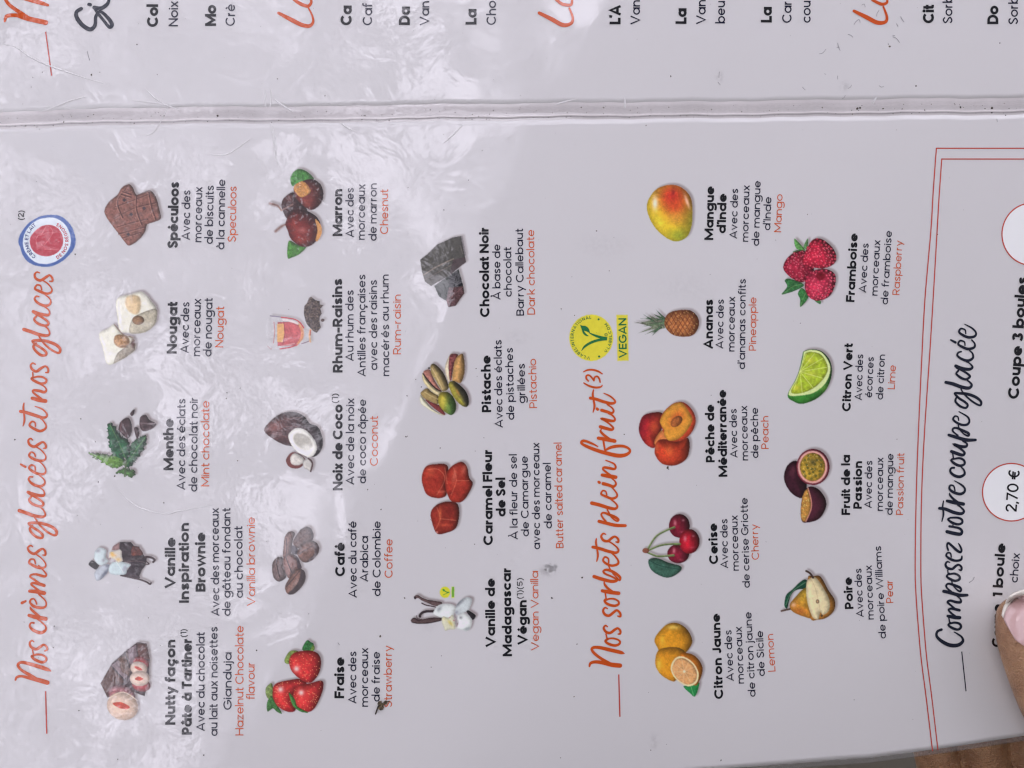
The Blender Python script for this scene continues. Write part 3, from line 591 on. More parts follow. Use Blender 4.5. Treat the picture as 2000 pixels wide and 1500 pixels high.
class Pic:
    def __init__(s, key, x0, y0, x1, y1, pad=12):
        a = K(key, [(x0, y0), (x1, y1)]); s.key = key
        s.x = np.arange(math.floor(a[0][0])-pad, math.ceil(a[1][0])+pad+1.0); s.y = np.arange(math.floor(a[0][1])-pad, math.ceil(a[1][1])+pad+1.0)
        s.X, s.Y = np.meshgrid(s.x, s.y); s.rgb = np.zeros(s.X.shape+(3,))+PAPER_SEEN; s.a = np.zeros(s.X.shape); s.sc = KEY[key][2]
    def sdf(s, pts, smooth=True, key=None, jag=0):
        P = K(key or s.key, pts)[:, :2]
        if smooth: P = catmull(P, 4, True)
        best = np.full(s.X.shape, 1e9); ins = np.zeros(s.X.shape, bool)
        for a, b in zip(P, np.roll(P, -1, 0)):
            e = b-a; L2 = e@e+1e-9; wx = s.X-a[0]; wy = s.Y-a[1]
            t = np.clip((wx*e[0]+wy*e[1])/L2, 0, 1); best = np.minimum(best, (wx-t*e[0])**2+(wy-t*e[1])**2)
            c = (a[1] > s.Y) != (b[1] > s.Y)
            with np.errstate(divide='ignore', invalid='ignore'): ins ^= c & (s.X < a[0]+(s.Y-a[1])/(e[1] if e[1] else 1e-9)*e[0])
        return np.where(ins, 1, -1)*np.sqrt(best)+(fbm(s.X, s.Y, 3.0, 2)-.5)*(jag+.7)
    def el(s, cx, cy, rx, ry, rot=0, key=None):
        t = np.linspace(0, 2*math.pi, 29)[:-1]; r = math.radians(rot); c, n = math.cos(r), math.sin(r)
        return s.sdf([(cx+rx*math.cos(q)*c-ry*math.sin(q)*n, cy+rx*math.cos(q)*n+ry*math.sin(q)*c) for q in t], False, key)
    def put(s, cov, col):
        cov = np.clip(cov, 0, 1); col = np.asarray(col, float)
        if col.ndim == 1: col = col[None, None, :]
        s.rgb = s.rgb*(1-cov[..., None])+col*cov[..., None]; s.a = np.maximum(s.a, cov)
    def flat(s, d, col, al=1.0, soft=.6): s.put(np.clip(d/(2*soft)+.5, 0, 1)*al, col)
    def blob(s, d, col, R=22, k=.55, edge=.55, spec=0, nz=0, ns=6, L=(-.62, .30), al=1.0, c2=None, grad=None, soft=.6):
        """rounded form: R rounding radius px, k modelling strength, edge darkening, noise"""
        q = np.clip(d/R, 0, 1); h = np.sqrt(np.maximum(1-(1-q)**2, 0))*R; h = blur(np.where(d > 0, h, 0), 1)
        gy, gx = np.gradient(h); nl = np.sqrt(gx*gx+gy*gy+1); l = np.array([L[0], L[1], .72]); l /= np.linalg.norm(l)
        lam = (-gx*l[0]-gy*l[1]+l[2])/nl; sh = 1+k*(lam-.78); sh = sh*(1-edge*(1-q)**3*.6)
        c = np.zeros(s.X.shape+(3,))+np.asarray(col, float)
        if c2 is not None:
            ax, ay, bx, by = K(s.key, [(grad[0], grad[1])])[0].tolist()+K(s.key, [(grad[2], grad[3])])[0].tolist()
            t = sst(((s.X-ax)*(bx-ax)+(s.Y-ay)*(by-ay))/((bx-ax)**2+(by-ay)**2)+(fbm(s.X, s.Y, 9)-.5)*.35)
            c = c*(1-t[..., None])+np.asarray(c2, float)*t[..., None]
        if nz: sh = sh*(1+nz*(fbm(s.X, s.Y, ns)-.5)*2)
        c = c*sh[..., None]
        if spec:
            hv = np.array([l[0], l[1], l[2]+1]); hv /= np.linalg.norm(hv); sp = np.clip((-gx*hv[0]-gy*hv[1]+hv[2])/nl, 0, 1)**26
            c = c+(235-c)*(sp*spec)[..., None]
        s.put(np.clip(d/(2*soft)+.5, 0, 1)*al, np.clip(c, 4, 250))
    def glow(s, x, y, rx, ry, col, al, rot=0):
        p = K(s.key, [(x, y)])[0]; r = math.radians(rot); dx = s.X-p[0]; dy = s.Y-p[1]; c, n = math.cos(r), math.sin(r)
        q = ((dx*c+dy*n)/(rx/s.sc))**2+((-dx*n+dy*c)/(ry/s.sc))**2; m = np.exp(-q*1.6)*al*(s.a > .5)
        s.rgb = s.rgb*(1-m[..., None])+np.asarray(col, float)*m[..., None]
    def line(s, pts, wdt, col, al=1.0, smooth=True):
        P = K(s.key, pts)[:, :2]; P = catmull(P, 5) if smooth and len(P) > 2 else P
        best = np.full(s.X.shape, 1e9)
        for a, b in zip(P[:-1], P[1:]):
            e = b-a; wx = s.X-a[0]; wy = s.Y-a[1]; t = np.clip((wx*e[0]+wy*e[1])/(e@e+1e-9), 0, 1)
            best = np.minimum(best, (wx-t*e[0])**2+(wy-t*e[1])**2)
        s.put(np.clip(wdt/s.sc/2+.5-np.sqrt(best), 0, 1)*al, col)
    def dots(s, d, n, r, col, al=.8, seed=1, inset=2, pts=None):
        rr = np.random.RandomState(seed); ys, xs = np.where(d > inset)
        if not len(xs): return
        got = []
        for _ in range(n*12):
            if len(got) >= n: break
            i = rr.randint(len(xs)); p = (s.x[xs[i]]+rr.rand()-.5, s.y[ys[i]]+rr.rand()-.5)
            if all((p[0]-g[0])**2+(p[1]-g[1])**2 > (r*2.3)**2 for g in got): got.append(p)
        for p in got:
            m = np.clip(r+.5-np.hypot(s.X-p[0], s.Y-p[1]), 0, 1)*al
            s.rgb = s.rgb*(1-m[..., None])+np.asarray(col, float)*m[..., None]
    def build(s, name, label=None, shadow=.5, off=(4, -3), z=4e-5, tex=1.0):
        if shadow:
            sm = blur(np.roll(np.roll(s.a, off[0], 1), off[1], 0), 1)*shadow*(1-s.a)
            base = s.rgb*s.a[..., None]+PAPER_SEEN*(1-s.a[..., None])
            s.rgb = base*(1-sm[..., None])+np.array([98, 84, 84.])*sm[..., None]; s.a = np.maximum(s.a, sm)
        j = (fbm(s.X, s.Y, 2.1, 2)-.5)*.26+(fbm(s.X+50, s.Y, 6.5, 2)-.5)*.26; s.rgb = s.rgb*(1+(j*(s.a > .5)*tex*np.clip(1.25-(s.rgb.mean(-1)/255)**1.3*1.25, .18, 1.1))[..., None])
        col = alb(s.rgb); m = blur(s.a, 1)*0+s.a > .04
        keep = m[:-1, :-1] | m[1:, :-1] | m[:-1, 1:] | m[1:, 1:]
        F = grid_faces(*s.X.shape)[keep.ravel()]; used = np.unique(F); remap = np.zeros(s.X.size, int)-1; remap[used] = np.arange(len(used))
        V = AT(s.X.ravel()[used], s.Y.ravel()[used], z)
        o = mesh_obj(name, V, remap[F], M_COLOR, lower)
        c = np.concatenate([col.reshape(-1, 3)[used], np.ones((len(used), 1))], 1)
        ca = o.data.color_attributes.new('ink', 'FLOAT_COLOR', 'POINT'); ca.data.foreach_set('color', c.ravel().astype(np.float32))
        if label: o['label'] = label
        return o
G1, G2_, G3 = (62, 112, 50), (34, 82, 54), (92, 130, 62)
# nutty
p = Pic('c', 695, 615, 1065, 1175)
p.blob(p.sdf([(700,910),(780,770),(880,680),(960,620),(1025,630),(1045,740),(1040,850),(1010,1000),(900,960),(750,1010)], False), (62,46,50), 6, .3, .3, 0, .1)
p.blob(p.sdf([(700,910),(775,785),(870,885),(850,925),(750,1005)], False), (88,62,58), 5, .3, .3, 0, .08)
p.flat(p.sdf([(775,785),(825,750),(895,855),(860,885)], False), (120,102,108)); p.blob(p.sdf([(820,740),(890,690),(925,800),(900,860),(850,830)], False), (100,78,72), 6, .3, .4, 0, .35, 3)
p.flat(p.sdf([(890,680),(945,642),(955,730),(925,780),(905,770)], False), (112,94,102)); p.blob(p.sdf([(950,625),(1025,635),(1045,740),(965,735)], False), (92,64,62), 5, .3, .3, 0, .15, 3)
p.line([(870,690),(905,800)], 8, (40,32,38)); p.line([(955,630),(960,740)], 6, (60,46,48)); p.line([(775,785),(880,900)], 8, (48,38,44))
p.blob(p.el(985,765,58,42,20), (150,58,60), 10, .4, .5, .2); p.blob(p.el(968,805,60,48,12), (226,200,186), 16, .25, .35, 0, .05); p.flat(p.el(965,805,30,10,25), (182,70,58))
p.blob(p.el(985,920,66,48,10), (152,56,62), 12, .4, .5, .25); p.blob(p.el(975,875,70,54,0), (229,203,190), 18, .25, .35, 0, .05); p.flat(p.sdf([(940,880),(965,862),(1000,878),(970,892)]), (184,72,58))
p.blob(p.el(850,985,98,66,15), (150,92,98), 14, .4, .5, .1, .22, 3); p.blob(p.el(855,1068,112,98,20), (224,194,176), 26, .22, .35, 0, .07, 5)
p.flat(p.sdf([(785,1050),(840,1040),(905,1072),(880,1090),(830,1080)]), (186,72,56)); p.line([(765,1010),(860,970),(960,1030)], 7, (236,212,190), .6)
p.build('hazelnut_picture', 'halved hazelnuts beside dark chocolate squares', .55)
# speculoos
p = Pic('a', 765, 72, 1182, 530)
o_ = [(765,260),(800,200),(860,150),(890,100),(945,72),(975,100),(1000,150),(1050,130),(1100,118),(1140,160),(1165,240),(1180,320),(1150,345),(1080,370),(1065,420),(1020,480),(950,525),(915,500),(870,440),(830,390),(775,310)]
d = p.sdf(o_); p.blob(d, (132,88,80), 8, .5, .5, 0, .16, 4)
for ln_ in ([(850,240),(960,200),(1090,150)],[(835,330),(990,250),(1150,210)],[(860,390),(960,360),(1080,330)],[(930,90),(860,200),(900,320)],[(1000,160),(1000,260),(1040,370)],[(1090,130),(1110,240),(1140,330)],[(890,150),(960,170)],[(900,130),(960,150)],[(870,440),(1060,390)],[(900,470),(1030,430)]):
    p.line(ln_, 10, (70,42,42), .85); p.line([(a-7, b+6) for a, b in ln_], 6, (178,130,116), .6)
p.dots(d, 40, 1.5, (92,56,54), .6, 4, 4); p.dots(d, 30, 1.2, (166,120,110), .5, 5, 4)
for a, b in ((960,295),(910,190),(1055,250),(940,440)): p.flat(p.sdf([(a-15,b),(a,b-14),(a+15,b),(a,b+14)], False), (62,50,58))
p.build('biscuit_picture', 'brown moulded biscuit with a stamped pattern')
# nougat
p = Pic('a', 722, 858, 1152, 1392)
p.blob(p.sdf([(850,925),(900,890),(950,880),(1030,858),(1080,890),(1110,930),(1145,975),(1150,1060),(1120,1120),(1050,1165),(960,1165),(880,1150),(860,1060)]), (232,229,216), 10, .3, .25, 0, .05)
p.blob(p.sdf([(1000,1035),(1140,985),(1148,1065),(1115,1125),(1045,1162),(950,1165),(960,1080)]), (184,176,158), 8, .3, .3, 0, .12, 3)
p.blob(p.sdf([(915,945),(930,900),(975,885),(1020,900),(1032,955),(1020,1010),(990,1028),(940,1000)]), (222,190,146), 16, .2, .15, 0, .1, al=.85, soft=1.8); p.blob(p.el(1012,1070,44,34), (142,108,78), 8, .3, .4, 0, .15, 3)
p.blob(p.sdf([(725,1170),(790,1130),(840,1100),(900,1170),(960,1190),(990,1220),(990,1290),(920,1345),(830,1392),(780,1385),(755,1290)]), (228,226,212), 8, .3, .25, 0, .07)
p.blob(p.sdf([(860,1310),(985,1215),(990,1290),(920,1345),(830,1390),(840,1350)], False), (150,140,126), 6, .3, .3, 0, .2, 3)
p.blob(p.sdf([(835,1205),(850,1180),(895,1175),(940,1195),(948,1240),(915,1272),(870,1268),(838,1240)]), (170,130,92), 10, .35, .3, 0, .25, 3, soft=1.2); p.glow(975,1240,22,40,(84,54,52), .9); p.line([(840,1103),(900,1172),(975,1195)], 10, (112,90,76), .8); p.glow(800,1330,60,60,(236,234,226), .7)
p.build('nougat_picture', 'two cream nougat cubes with almonds', .55)
# mint
p = Pic('b', 685, 235, 1225, 770)
leaf = dict(R=9, k=.6, edge=.5, nz=.42, ns=3.2)
p.blob(p.sdf([(905,735),(960,690),(990,700),(1050,720),(1052,762),(990,765),(965,745),(930,735)], jag=7), (72,112,60), **leaf)
p.blob(p.sdf([(685,575),(770,580),(860,590),(900,570),(960,600),(985,650),(950,690),(890,695),(830,670),(760,630)], jag=7), (84,124,56), **leaf)
p.blob(p.sdf([(1010,520),(1060,470),(1130,440),(1150,470),(1120,560),(1060,640),(1010,690),(985,680),(980,620)], jag=7), (46,88,60), **leaf)
p.blob(p.sdf([(835,380),(855,345),(900,360),(925,400),(950,440),(1000,480),(1020,540),(1000,620),(940,620),(880,590),(850,510),(840,440)], jag=7), (38,86,58), **leaf)
for l_ in ([(700,580),(820,620),(960,650)],[(860,360),(920,480),(980,620)],[(1140,450),(1060,560),(990,670)]): p.line(l_, 7, (112,150,88), .55)
p.line([(985,640),(975,760)], 16, (70,92,60)); p.glow(860,640,60,30,(120,160,60), .5); p.glow(900,500,40,60,(24,60,44), .5)
for q in ([(945,330),(1000,300),(1030,350),(1030,420),(1000,468),(950,430),(925,390)],[(1015,270),(1050,235),(1050,270),(1030,292)],[(1095,300),(1140,280),(1170,320),(1222,350),(1190,390),(1120,410),(1090,370)],[(1045,385),(1080,380),(1090,430),(1070,472)]):
    p.blob(p.sdf(q), (66,48,52), 6, .5, .3, .12, .3, 3)
p.line([(1100,345),(1160,350),(1210,348)], 9, (120,104,108), .7); p.line([(950,330),(940,400)], 8, (112,76,78), .6)
p.build('mint_picture', 'mint sprig beside chocolate shavings', .6)
# vanilla brownie
p = Pic('P1', 160, 230, 1780, 1280)
p.blob(p.sdf([(720,430),(760,330),(920,230),(940,400),(850,440)], False), (142,112,112), 3, .2, .4, 0, .12)
p.blob(p.sdf([(925,230),(1200,230),(1280,330),(1400,340),(1440,450),(1540,580),(1400,640),(1000,700),(960,500),(915,400)], False), (44,32,38), 5, .4, .2, 0, .3, 3)
p.blob(p.sdf([(1240,330),(1400,370),(1500,540),(1300,570),(1200,520)]), (88,48,44), 5, .4, .2, 0, .4, 2.5); p.glow(1270,530,60,45,(150,72,50), .8)
p.blob(p.sdf([(940,1045),(1120,900),(1190,770),(1000,700),(1400,620),(1600,590),(1560,800),(1480,900),(1410,1050),(1420,1120),(1150,1110)], False), (46,36,44), 4, .4, .2, 0, .25, 3)
p.line([(1000,700),(1300,660),(1560,600),(1700,615),(1775,670),(1740,720)], 60, (46,33,36)); p.line([(1560,700),(1640,765),(1570,780)], 34, (54,38,42))
p.line([(950,1045),(1200,1100),(1420,1150),(1580,1210),(1660,1260),(1690,1230)], 46, (52,38,42)); p.line([(1100,720),(1350,700),(1540,740),(1560,800)], 14, (110,88,90), .7); p.line([(1000,1040),(1250,1050),(1400,1080)], 12, (96,74,78), .6)
p.blob(p.sdf([(160,780),(230,680),(310,700),(420,800),(350,910),(250,860)]), (38,37,40), 4, .4, .2); p.line([(220,725),(280,740)], 14, (150,146,150), .6)
p.blob(p.sdf([(300,560),(320,450),(430,365),(560,400),(600,470),(580,600),(650,690),(560,780),(450,800),(350,740),(300,650)]), (203,216,222), 6, .25, .25); p.glow(400,440,80,50,(140,136,150), .7, -30); p.glow(530,680,60,60,(150,148,158), .7)
p.blob(p.sdf([(350,1170),(300,1000),(400,860),(560,770),(680,790),(680,880),(600,1020),(450,1160)]), (186,192,204), 6, .3, .3); p.glow(560,1000,200,50,(96,100,118), .85, -52); p.glow(620,820,70,40,(110,112,130), .7)
p.blob(p.sdf([(650,930),(690,780),(830,690),(1000,720),(1190,790),(1110,880),(1080,1000),(960,1040),(720,1020)]), (198,214,220), 6, .22, .25); p.glow(1040,880,60,110,(150,150,166), .8, 20); p.line([(820,690),(940,860),(1010,990)], 12, (226,232,230), .8)
p.blob(p.sdf([(650,620),(670,480),(800,450),(930,410),(975,460),(970,580),(1000,690),(900,740),(780,650)], False), (212,204,196), 4, .2, .2); p.glow(740,530,60,90,(226,178,88), .85, -20); p.glow(890,660,80,60,(224,184,110), .7); p.glow(800,560,60,40,(222,170,100), .5)
p.flat(p.el(690,640,22,26), (150,90,110), .7); p.flat(p.el(800,700,26,12), (150,90,110), .6)
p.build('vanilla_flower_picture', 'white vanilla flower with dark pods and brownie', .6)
# chestnut
p = Pic('d', 88, 98, 440, 680)
p.blob(p.sdf([(225,150),(270,100),(330,115),(380,165),(350,195),(290,200),(235,210)]), (66,126,58), 8, .4, .3, 0, .3, 3)
p.blob(p.sdf([(205,680),(205,600),(220,565),(270,590),(330,600),(290,650),(240,675)]), (76,134,58), 8, .4, .3, 0, .28, 3)
p.blob(p.sdf([(165,340),(180,290),(240,250),(290,290),(320,340),(330,380),(240,400),(205,425),(180,390)]), (58,34,36), 14, .5, .3, 0, .15); p.glow(215,290,40,30,(120,50,44), .5)
for l_ in ([(165,370),(140,340),(92,325)],[(205,455),(165,475),(128,505)]): p.line(l_, 13, (138,112,104)); p.line(l_[1:], 26, (120,90,86), .6)
p.line([(165,370),(240,330)], 10, (180,150,140), .5)
p.blob(p.sdf([(245,215),(300,180),(370,165),(425,205),(440,280),(410,340),(360,368),(310,340),(260,290)]), (104,42,38), 26, .55, .5, 0, .14, 5); p.glow(330,320,26,34,(170,80,66), .5)
p.blob(p.sdf([(245,215),(300,180),(340,210),(355,250),(300,285),(262,260)]), (192,134,74), 4, .2, .3, 0, .2, 2.5)
p.blob(p.sdf([(190,450),(230,380),(290,362),(360,385),(410,430),(425,500),(400,560),(350,603),(290,603),(230,560),(205,500)]), (112,34,32), 30, .6, .55, 0, .12, 6); p.glow(300,500,40,26,(190,120,116), .55); p.glow(300,560,60,20,(165,60,40), .5); p.glow(250,470,16,60,(160,70,54), .4)
p.flat(p.sdf([(385,425),(425,470),(428,520),(402,570),(388,560),(400,500)]), (196,138,82))
p.build('chestnut_picture', 'three glossy chestnuts with green leaves')
# rum
p = Pic('P2', 190, 200, 1440, 1320)
p.flat(p.sdf([(200,900),(230,700),(320,630),(530,640),(830,690),(940,760),(1010,900),(1110,940),(1110,1130),(950,1200),(820,1260),(500,1300),(310,1300),(220,1150)]), (206,206,214), .55)
p.blob(p.sdf([(450,740),(700,730),(850,760),(950,830),(1000,960),(980,1080),(900,1180),(800,1230),(560,1240),(450,1240)], False), (192,96,102), 4, .2, .2, 0, .07, 4)
p.flat(p.sdf([(860,740),(960,800),(1010,950),(990,1080),(880,1220),(820,1240),(920,1080),(935,920)]), (218,150,106), .85)
p.flat(p.sdf([(440,780),(580,770),(592,1000),(555,1160),(440,1160)], False), (222,170,116)); p.line([(575,730),(605,900),(600,1020),(560,1200)], 12, (120,62,72), .8)
p.line([(570,690),(720,715),(870,770)], 46, (232,218,220), .9); p.line([(300,610),(530,635)], 26, (130,122,142)); p.line([(530,640),(700,660),(830,690),(930,760),(1000,860)], 28, (186,70,78))
p.line([(505,1300),(700,1270),(860,1215)], 30, (184,74,84)); p.line([(540,1240),(800,1190)], 30, (214,170,176), .6); p.line([(375,740),(392,930),(365,1180)], 16, (192,116,116)); p.line([(240,1240),(310,1305),(330,1280)], 14, (170,110,116), .8)
p.line([(950,1195),(1040,1165),(1115,1135)], 18, (90,60,80)); p.line([(1140,900),(1120,1000),(1135,1150)], 46, (226,176,130), .9); p.line([(1140,920),(1135,1010)], 30, (176,74,60), .8); p.glow(1200,1100,60,120,(150,104,86), .5)
d = p.sdf([(1000,560),(1010,400),(1060,350),(1110,230),(1160,210),(1250,280),(1330,300),(1340,370),(1420,380),(1350,460),(1380,560),(1340,620),(1330,700),(1340,760),(1360,850),(1270,970),(1200,930),(1130,860),(1060,780),(1030,700)], False)
p.blob(d, (88,76,74), 5, .4, .3, 0, .5, 3.2); p.blob(p.el(1395,700,42,36), (92,76,76), 3, .4, .3, 0, .3, 2); p.dots(d, 34, 1.5, (140,124,108), .55, 8, 1); p.dots(d, 34, 1.4, (52,46,54), .7, 9, 1)
p.build('rum_glass_picture', 'small glass of red rum beside a heap of raisins', .3)
# coconut
p = Pic('e', 50, 335, 420, 712)
d = p.sdf([(50,455),(85,400),(150,350),(230,335),(300,360),(340,410),(390,430),(420,500),(415,570),(370,620),(300,610),(240,560),(180,545),(110,510)])
p.blob(d, (88,60,62), 22, .5, .5, 0, .22, 3, c2=(58,48,54), grad=(120,450,400,560)); p.glow(110,430,60,40,(150,84,76), .5)
for l_ in ([(60,450),(160,390),(290,370)],[(70,460),(180,430),(260,430)],[(80,475),(150,480),(200,500)]): p.line(l_, 5, (140,92,88), .35)
d = p.sdf([(205,480),(250,440),(310,450),(360,500),(385,560),(360,615),(310,620),(250,580),(215,530)]); p.blob(d, (238,236,232), 9, .2, .2); p.flat(p.el(295,522,68,42,35), (168,164,158), .9, 2); p.glow(320,560,40,26,(236,234,232), .7)
p.blob(p.sdf([(188,640),(215,598),(250,588),(300,620),(312,650),(280,688),(240,694),(205,680)]), (104,54,52), 4, .3, .3); p.blob(p.sdf([(215,630),(232,602),(262,600),(302,630),(300,655),(262,675),(225,665)]), (216,210,206), 8, .3, .3, 0, .1, 3)
p.blob(p.sdf([(296,650),(330,628),(355,640),(360,680),(345,714),(322,700),(302,690)]), (198,194,192), 6, .35, .4); p.line([(330,630),(356,660),(345,712)], 11, (72,52,54)); p.line([(245,590),(320,625)], 10, (70,54,56), .7)
p.build('coconut_picture', 'brown coconut with a cut white half')
# coffee
p = Pic('P7', 258, 232, 1032, 1345)
bn = dict(R=13, k=.55, edge=.55, nz=.16, ns=3.5)
def bean(o_, c, cr, hw=18): p.blob(p.sdf(o_), c, **bn); p.line(cr, hw, (52,40,44), .9); p.line([(a-14, b+10) for a, b in cr], 7, (176,146,138), .5)
bean([(600,480),(640,400),(720,290),(820,235),(900,270),(940,370),(920,460),(850,500),(760,560),(690,590),(620,550)], (102,84,82), [(630,510),(700,440),(770,380),(890,315)])
bean([(435,700),(450,520),(470,400),(520,330),(590,310),(640,350),(610,430),(590,530),(575,660),(500,750),(450,740)], (124,94,90), [(490,430),(500,560),(488,720)], 14)
p.flat(p.sdf([(590,540),(680,600),(670,690),(580,670)]), (56,52,60), .95)
bean([(670,690),(700,590),(800,490),(900,460),(990,500),(1030,580),(1010,680),(920,780),(820,825),(740,800)], (120,92,86), [(700,680),(800,620),(960,530)]); p.flat(p.sdf([(960,520),(1030,580),(1010,680),(920,780),(820,825),(860,770),(950,680)]), (58,44,48), .8, 1.2)
bean([(260,900),(280,800),(350,735),(430,740),(480,830),(500,950),(490,1060),(400,1130),(330,1120),(275,1040)], (104,86,86), [(330,780),(345,900),(385,1060)])
bean([(440,760),(520,680),(600,680),(680,740),(730,850),(740,920),(650,960),(560,1080),(500,1040),(450,900)], (132,98,94), [(490,750),(540,880),(590,1000)]); p.flat(p.sdf([(640,700),(700,760),(745,920),(680,930),(670,820)]), (60,50,58), .85, 1)
bean([(475,1200),(520,1110),(600,990),(690,920),(780,950),(810,1040),(790,1150),(700,1270),(600,1340),(510,1330),(475,1270)], (128,96,88), [(490,1215),(580,1110),(700,970)])
p.flat(p.sdf([(735,950),(790,965),(808,1050),(780,1170),(690,1280),(600,1342),(520,1332),(620,1230),(700,1110)]), (58,48,52), .9, 1)
p.build('coffee_beans_picture', 'six roasted coffee beans', .45)
# strawberry
p = Pic('f', 62, 548, 428, 1010)
lf = dict(R=4, k=.4, edge=.4, nz=.35, ns=2.5)
for q, c in (([(178,680),(205,625),(240,612),(270,625),(240,660),(205,700)], (122,142,74)), ([(290,610),(320,550),(345,560),(365,575),(350,620)], (52,110,62)), ([(340,612),(362,580),(372,600),(360,620)], (110,140,70)),
             ([(62,850),(100,820),(112,880),(100,930),(66,905)], (122,142,84)), ([(70,940),(100,900),(130,950),(165,1012),(130,1000),(105,980),(72,1000)], (70,116,66))): p.blob(p.sdf(q), c, **lf)
st = dict(R=26, k=.45, edge=.5, nz=.05, ns=4)
for i_, (q, hx) in enumerate((([(105,890),(112,835),(150,812),(210,800),(275,792),(320,820),(270,850),(240,900),(250,990),(200,1002),(140,970),(110,920)], (155,860)),
              ([(208,680),(235,632),(300,615),(370,620),(408,660),(405,740),(370,800),(330,820),(270,790),(222,740)], (255,730)),
              ([(235,890),(262,835),(340,820),(412,803),(427,840),(402,920),(360,990),(310,1003),(260,980),(236,940)], (285,880)))):
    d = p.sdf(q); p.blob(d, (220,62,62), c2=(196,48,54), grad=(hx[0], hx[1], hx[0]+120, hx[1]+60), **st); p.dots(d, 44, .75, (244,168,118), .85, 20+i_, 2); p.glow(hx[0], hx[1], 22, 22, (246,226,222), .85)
p.blob(p.sdf([(205,882),(228,898),(248,930),(262,968),(330,1006),(280,1000),(232,960)]), (70,128,64), **lf)
p.build('strawberry_picture', 'three red strawberries with green leaves')
# dark chocolate
p = Pic('d', 1068, 535, 1365, 1000)
p.blob(p.sdf([(1160,860),(1260,790),(1320,750),(1350,860),(1357,910),(1300,990),(1250,1000),(1240,960),(1190,930)], False), (40,47,44), 5, .3, .2, 0, .12)
p.flat(p.sdf([(1258,800),(1312,765),(1347,850),(1300,885),(1256,865)], False), (18,20,27)); p.blob(p.sdf([(1255,872),(1347,862),(1357,910),(1300,992),(1250,1000),(1238,950)], False), (82,58,62), 4, .3, .3, 0, .35, 2.5)
p.blob(p.sdf([(1068,690),(1120,650),(1180,590),(1280,545),(1335,535),(1355,640),(1368,705),(1300,760),(1260,795),(1140,862),(1100,835),(1080,770)], False), (58,56,50), 6, .3, .25, 0, .16, 4)
p.line([(1090,790),(1180,735),(1285,685)], 8, (126,112,102), .8); p.line([(1100,820),(1190,770),(1300,710)], 6, (112,98,90), .6); p.flat(p.sdf([(1285,690),(1362,672),(1368,708),(1300,758),(1262,792),(1270,740)], False), (50,32,36), .9); p.line([(1340,540),(1362,660)], 12, (36,28,32), .7)
p.line([(1330,600),(1345,650)], 8, (100,90,84), .6); p.line([(1245,960),(1345,870)], 5, (130,100,102), .5)
p.build('dark_chocolate_picture', 'broken dark chocolate block', .45)
# pistachio
p = Pic('P3', 200, 190, 1170, 1415)
n_ = dict(k=.5, edge=.4, nz=.10, ns=4)
p.blob(p.sdf([(690,520),(705,400),(775,240),(840,200),(860,300),(830,500),(800,740),(760,760),(712,650)]), (216,202,178), 7, **n_); p.blob(p.sdf([(762,430),(785,240),(880,205),(950,235),(880,400),(845,560),(810,740),(775,650)]), (122,66,68), 5, .5, .4, 0, .4, 3)
p.blob(p.sdf([(950,240),(1040,210),(1072,330),(1082,500),(1060,650),(1000,780),(900,760),(830,720),(850,520),(880,360)]), (200,154,96), 16, **n_)
p.blob(p.sdf([(210,990),(260,920),(350,880),(430,950),(560,1020),(575,1140),(540,1200),(420,1150),(290,1090)]), (156,134,88), 9, **n_); p.line([(300,960),(430,1040),(560,1100)], 26, (190,172,124), .6)
p.blob(p.sdf([(205,1010),(300,1110),(420,1250),(560,1350),(690,1400),(640,1418),(480,1360),(330,1270),(215,1170)]), (224,220,194), 6, **n_); p.blob(p.sdf([(300,1100),(420,1150),(520,1190),(600,1230),(700,1390),(640,1390),(520,1310),(400,1210)]), (122,56,58), 4, .4, .3, 0, .3, 3)
p.blob(p.sdf([(240,620),(270,580),(340,700),(440,820),(560,920),(625,950),(590,1010),(540,1020),(420,940),(320,830),(258,730)]), (216,202,160), 8, **n_); p.blob(p.sdf([(268,580),(300,530),(400,520),(445,620),(500,740),(590,880),(625,940),(520,900),(400,770),(320,660)]), (174,118,106), 6, .4, .4, 0, .2, 3)
p.line([(265,600),(340,700),(440,820),(540,905),(620,940)], 22, (44,26,30)); p.blob(p.sdf([(403,480),(430,410),(500,410),(620,520),(700,650),(762,830),(745,910),(650,945),(590,870),(500,720),(430,600)]), (182,160,104), 16, c2=(120,104,74), grad=(480,720,680,600), **n_); p.flat(p.el(380,490,26,22), (34,28,32), .9); p.line([(440,500),(540,680),(640,900)], 22, (214,192,148), .6)
p.blob(p.sdf([(558,1110),(575,1010),(640,950),(760,960),(860,1060),(912,1200),(900,1330),(830,1405),(750,1390),(640,1300),(570,1200)]), (186,172,66), 24, c2=(88,126,66), grad=(620,1120,860,1160), **n_); p.glow(650,1150,60,110,(214,196,92), .4)
p.blob(p.sdf([(758,810),(800,745),(880,745),(1000,830),(1100,940),(1152,1060),(1162,1180),(1120,1247),(1050,1240),(950,1170),(850,1040),(790,920)]), (160,150,60), 18, c2=(60,58,48), grad=(880,1040,1060,960), **n_); p.glow(940,960,26,90,(190,134,64), .7, -30); p.glow(1000,1130,90,20,(196,196,66), .6, 50)
p.build('pistachio_picture', 'open pistachios and two green kernels', .55)
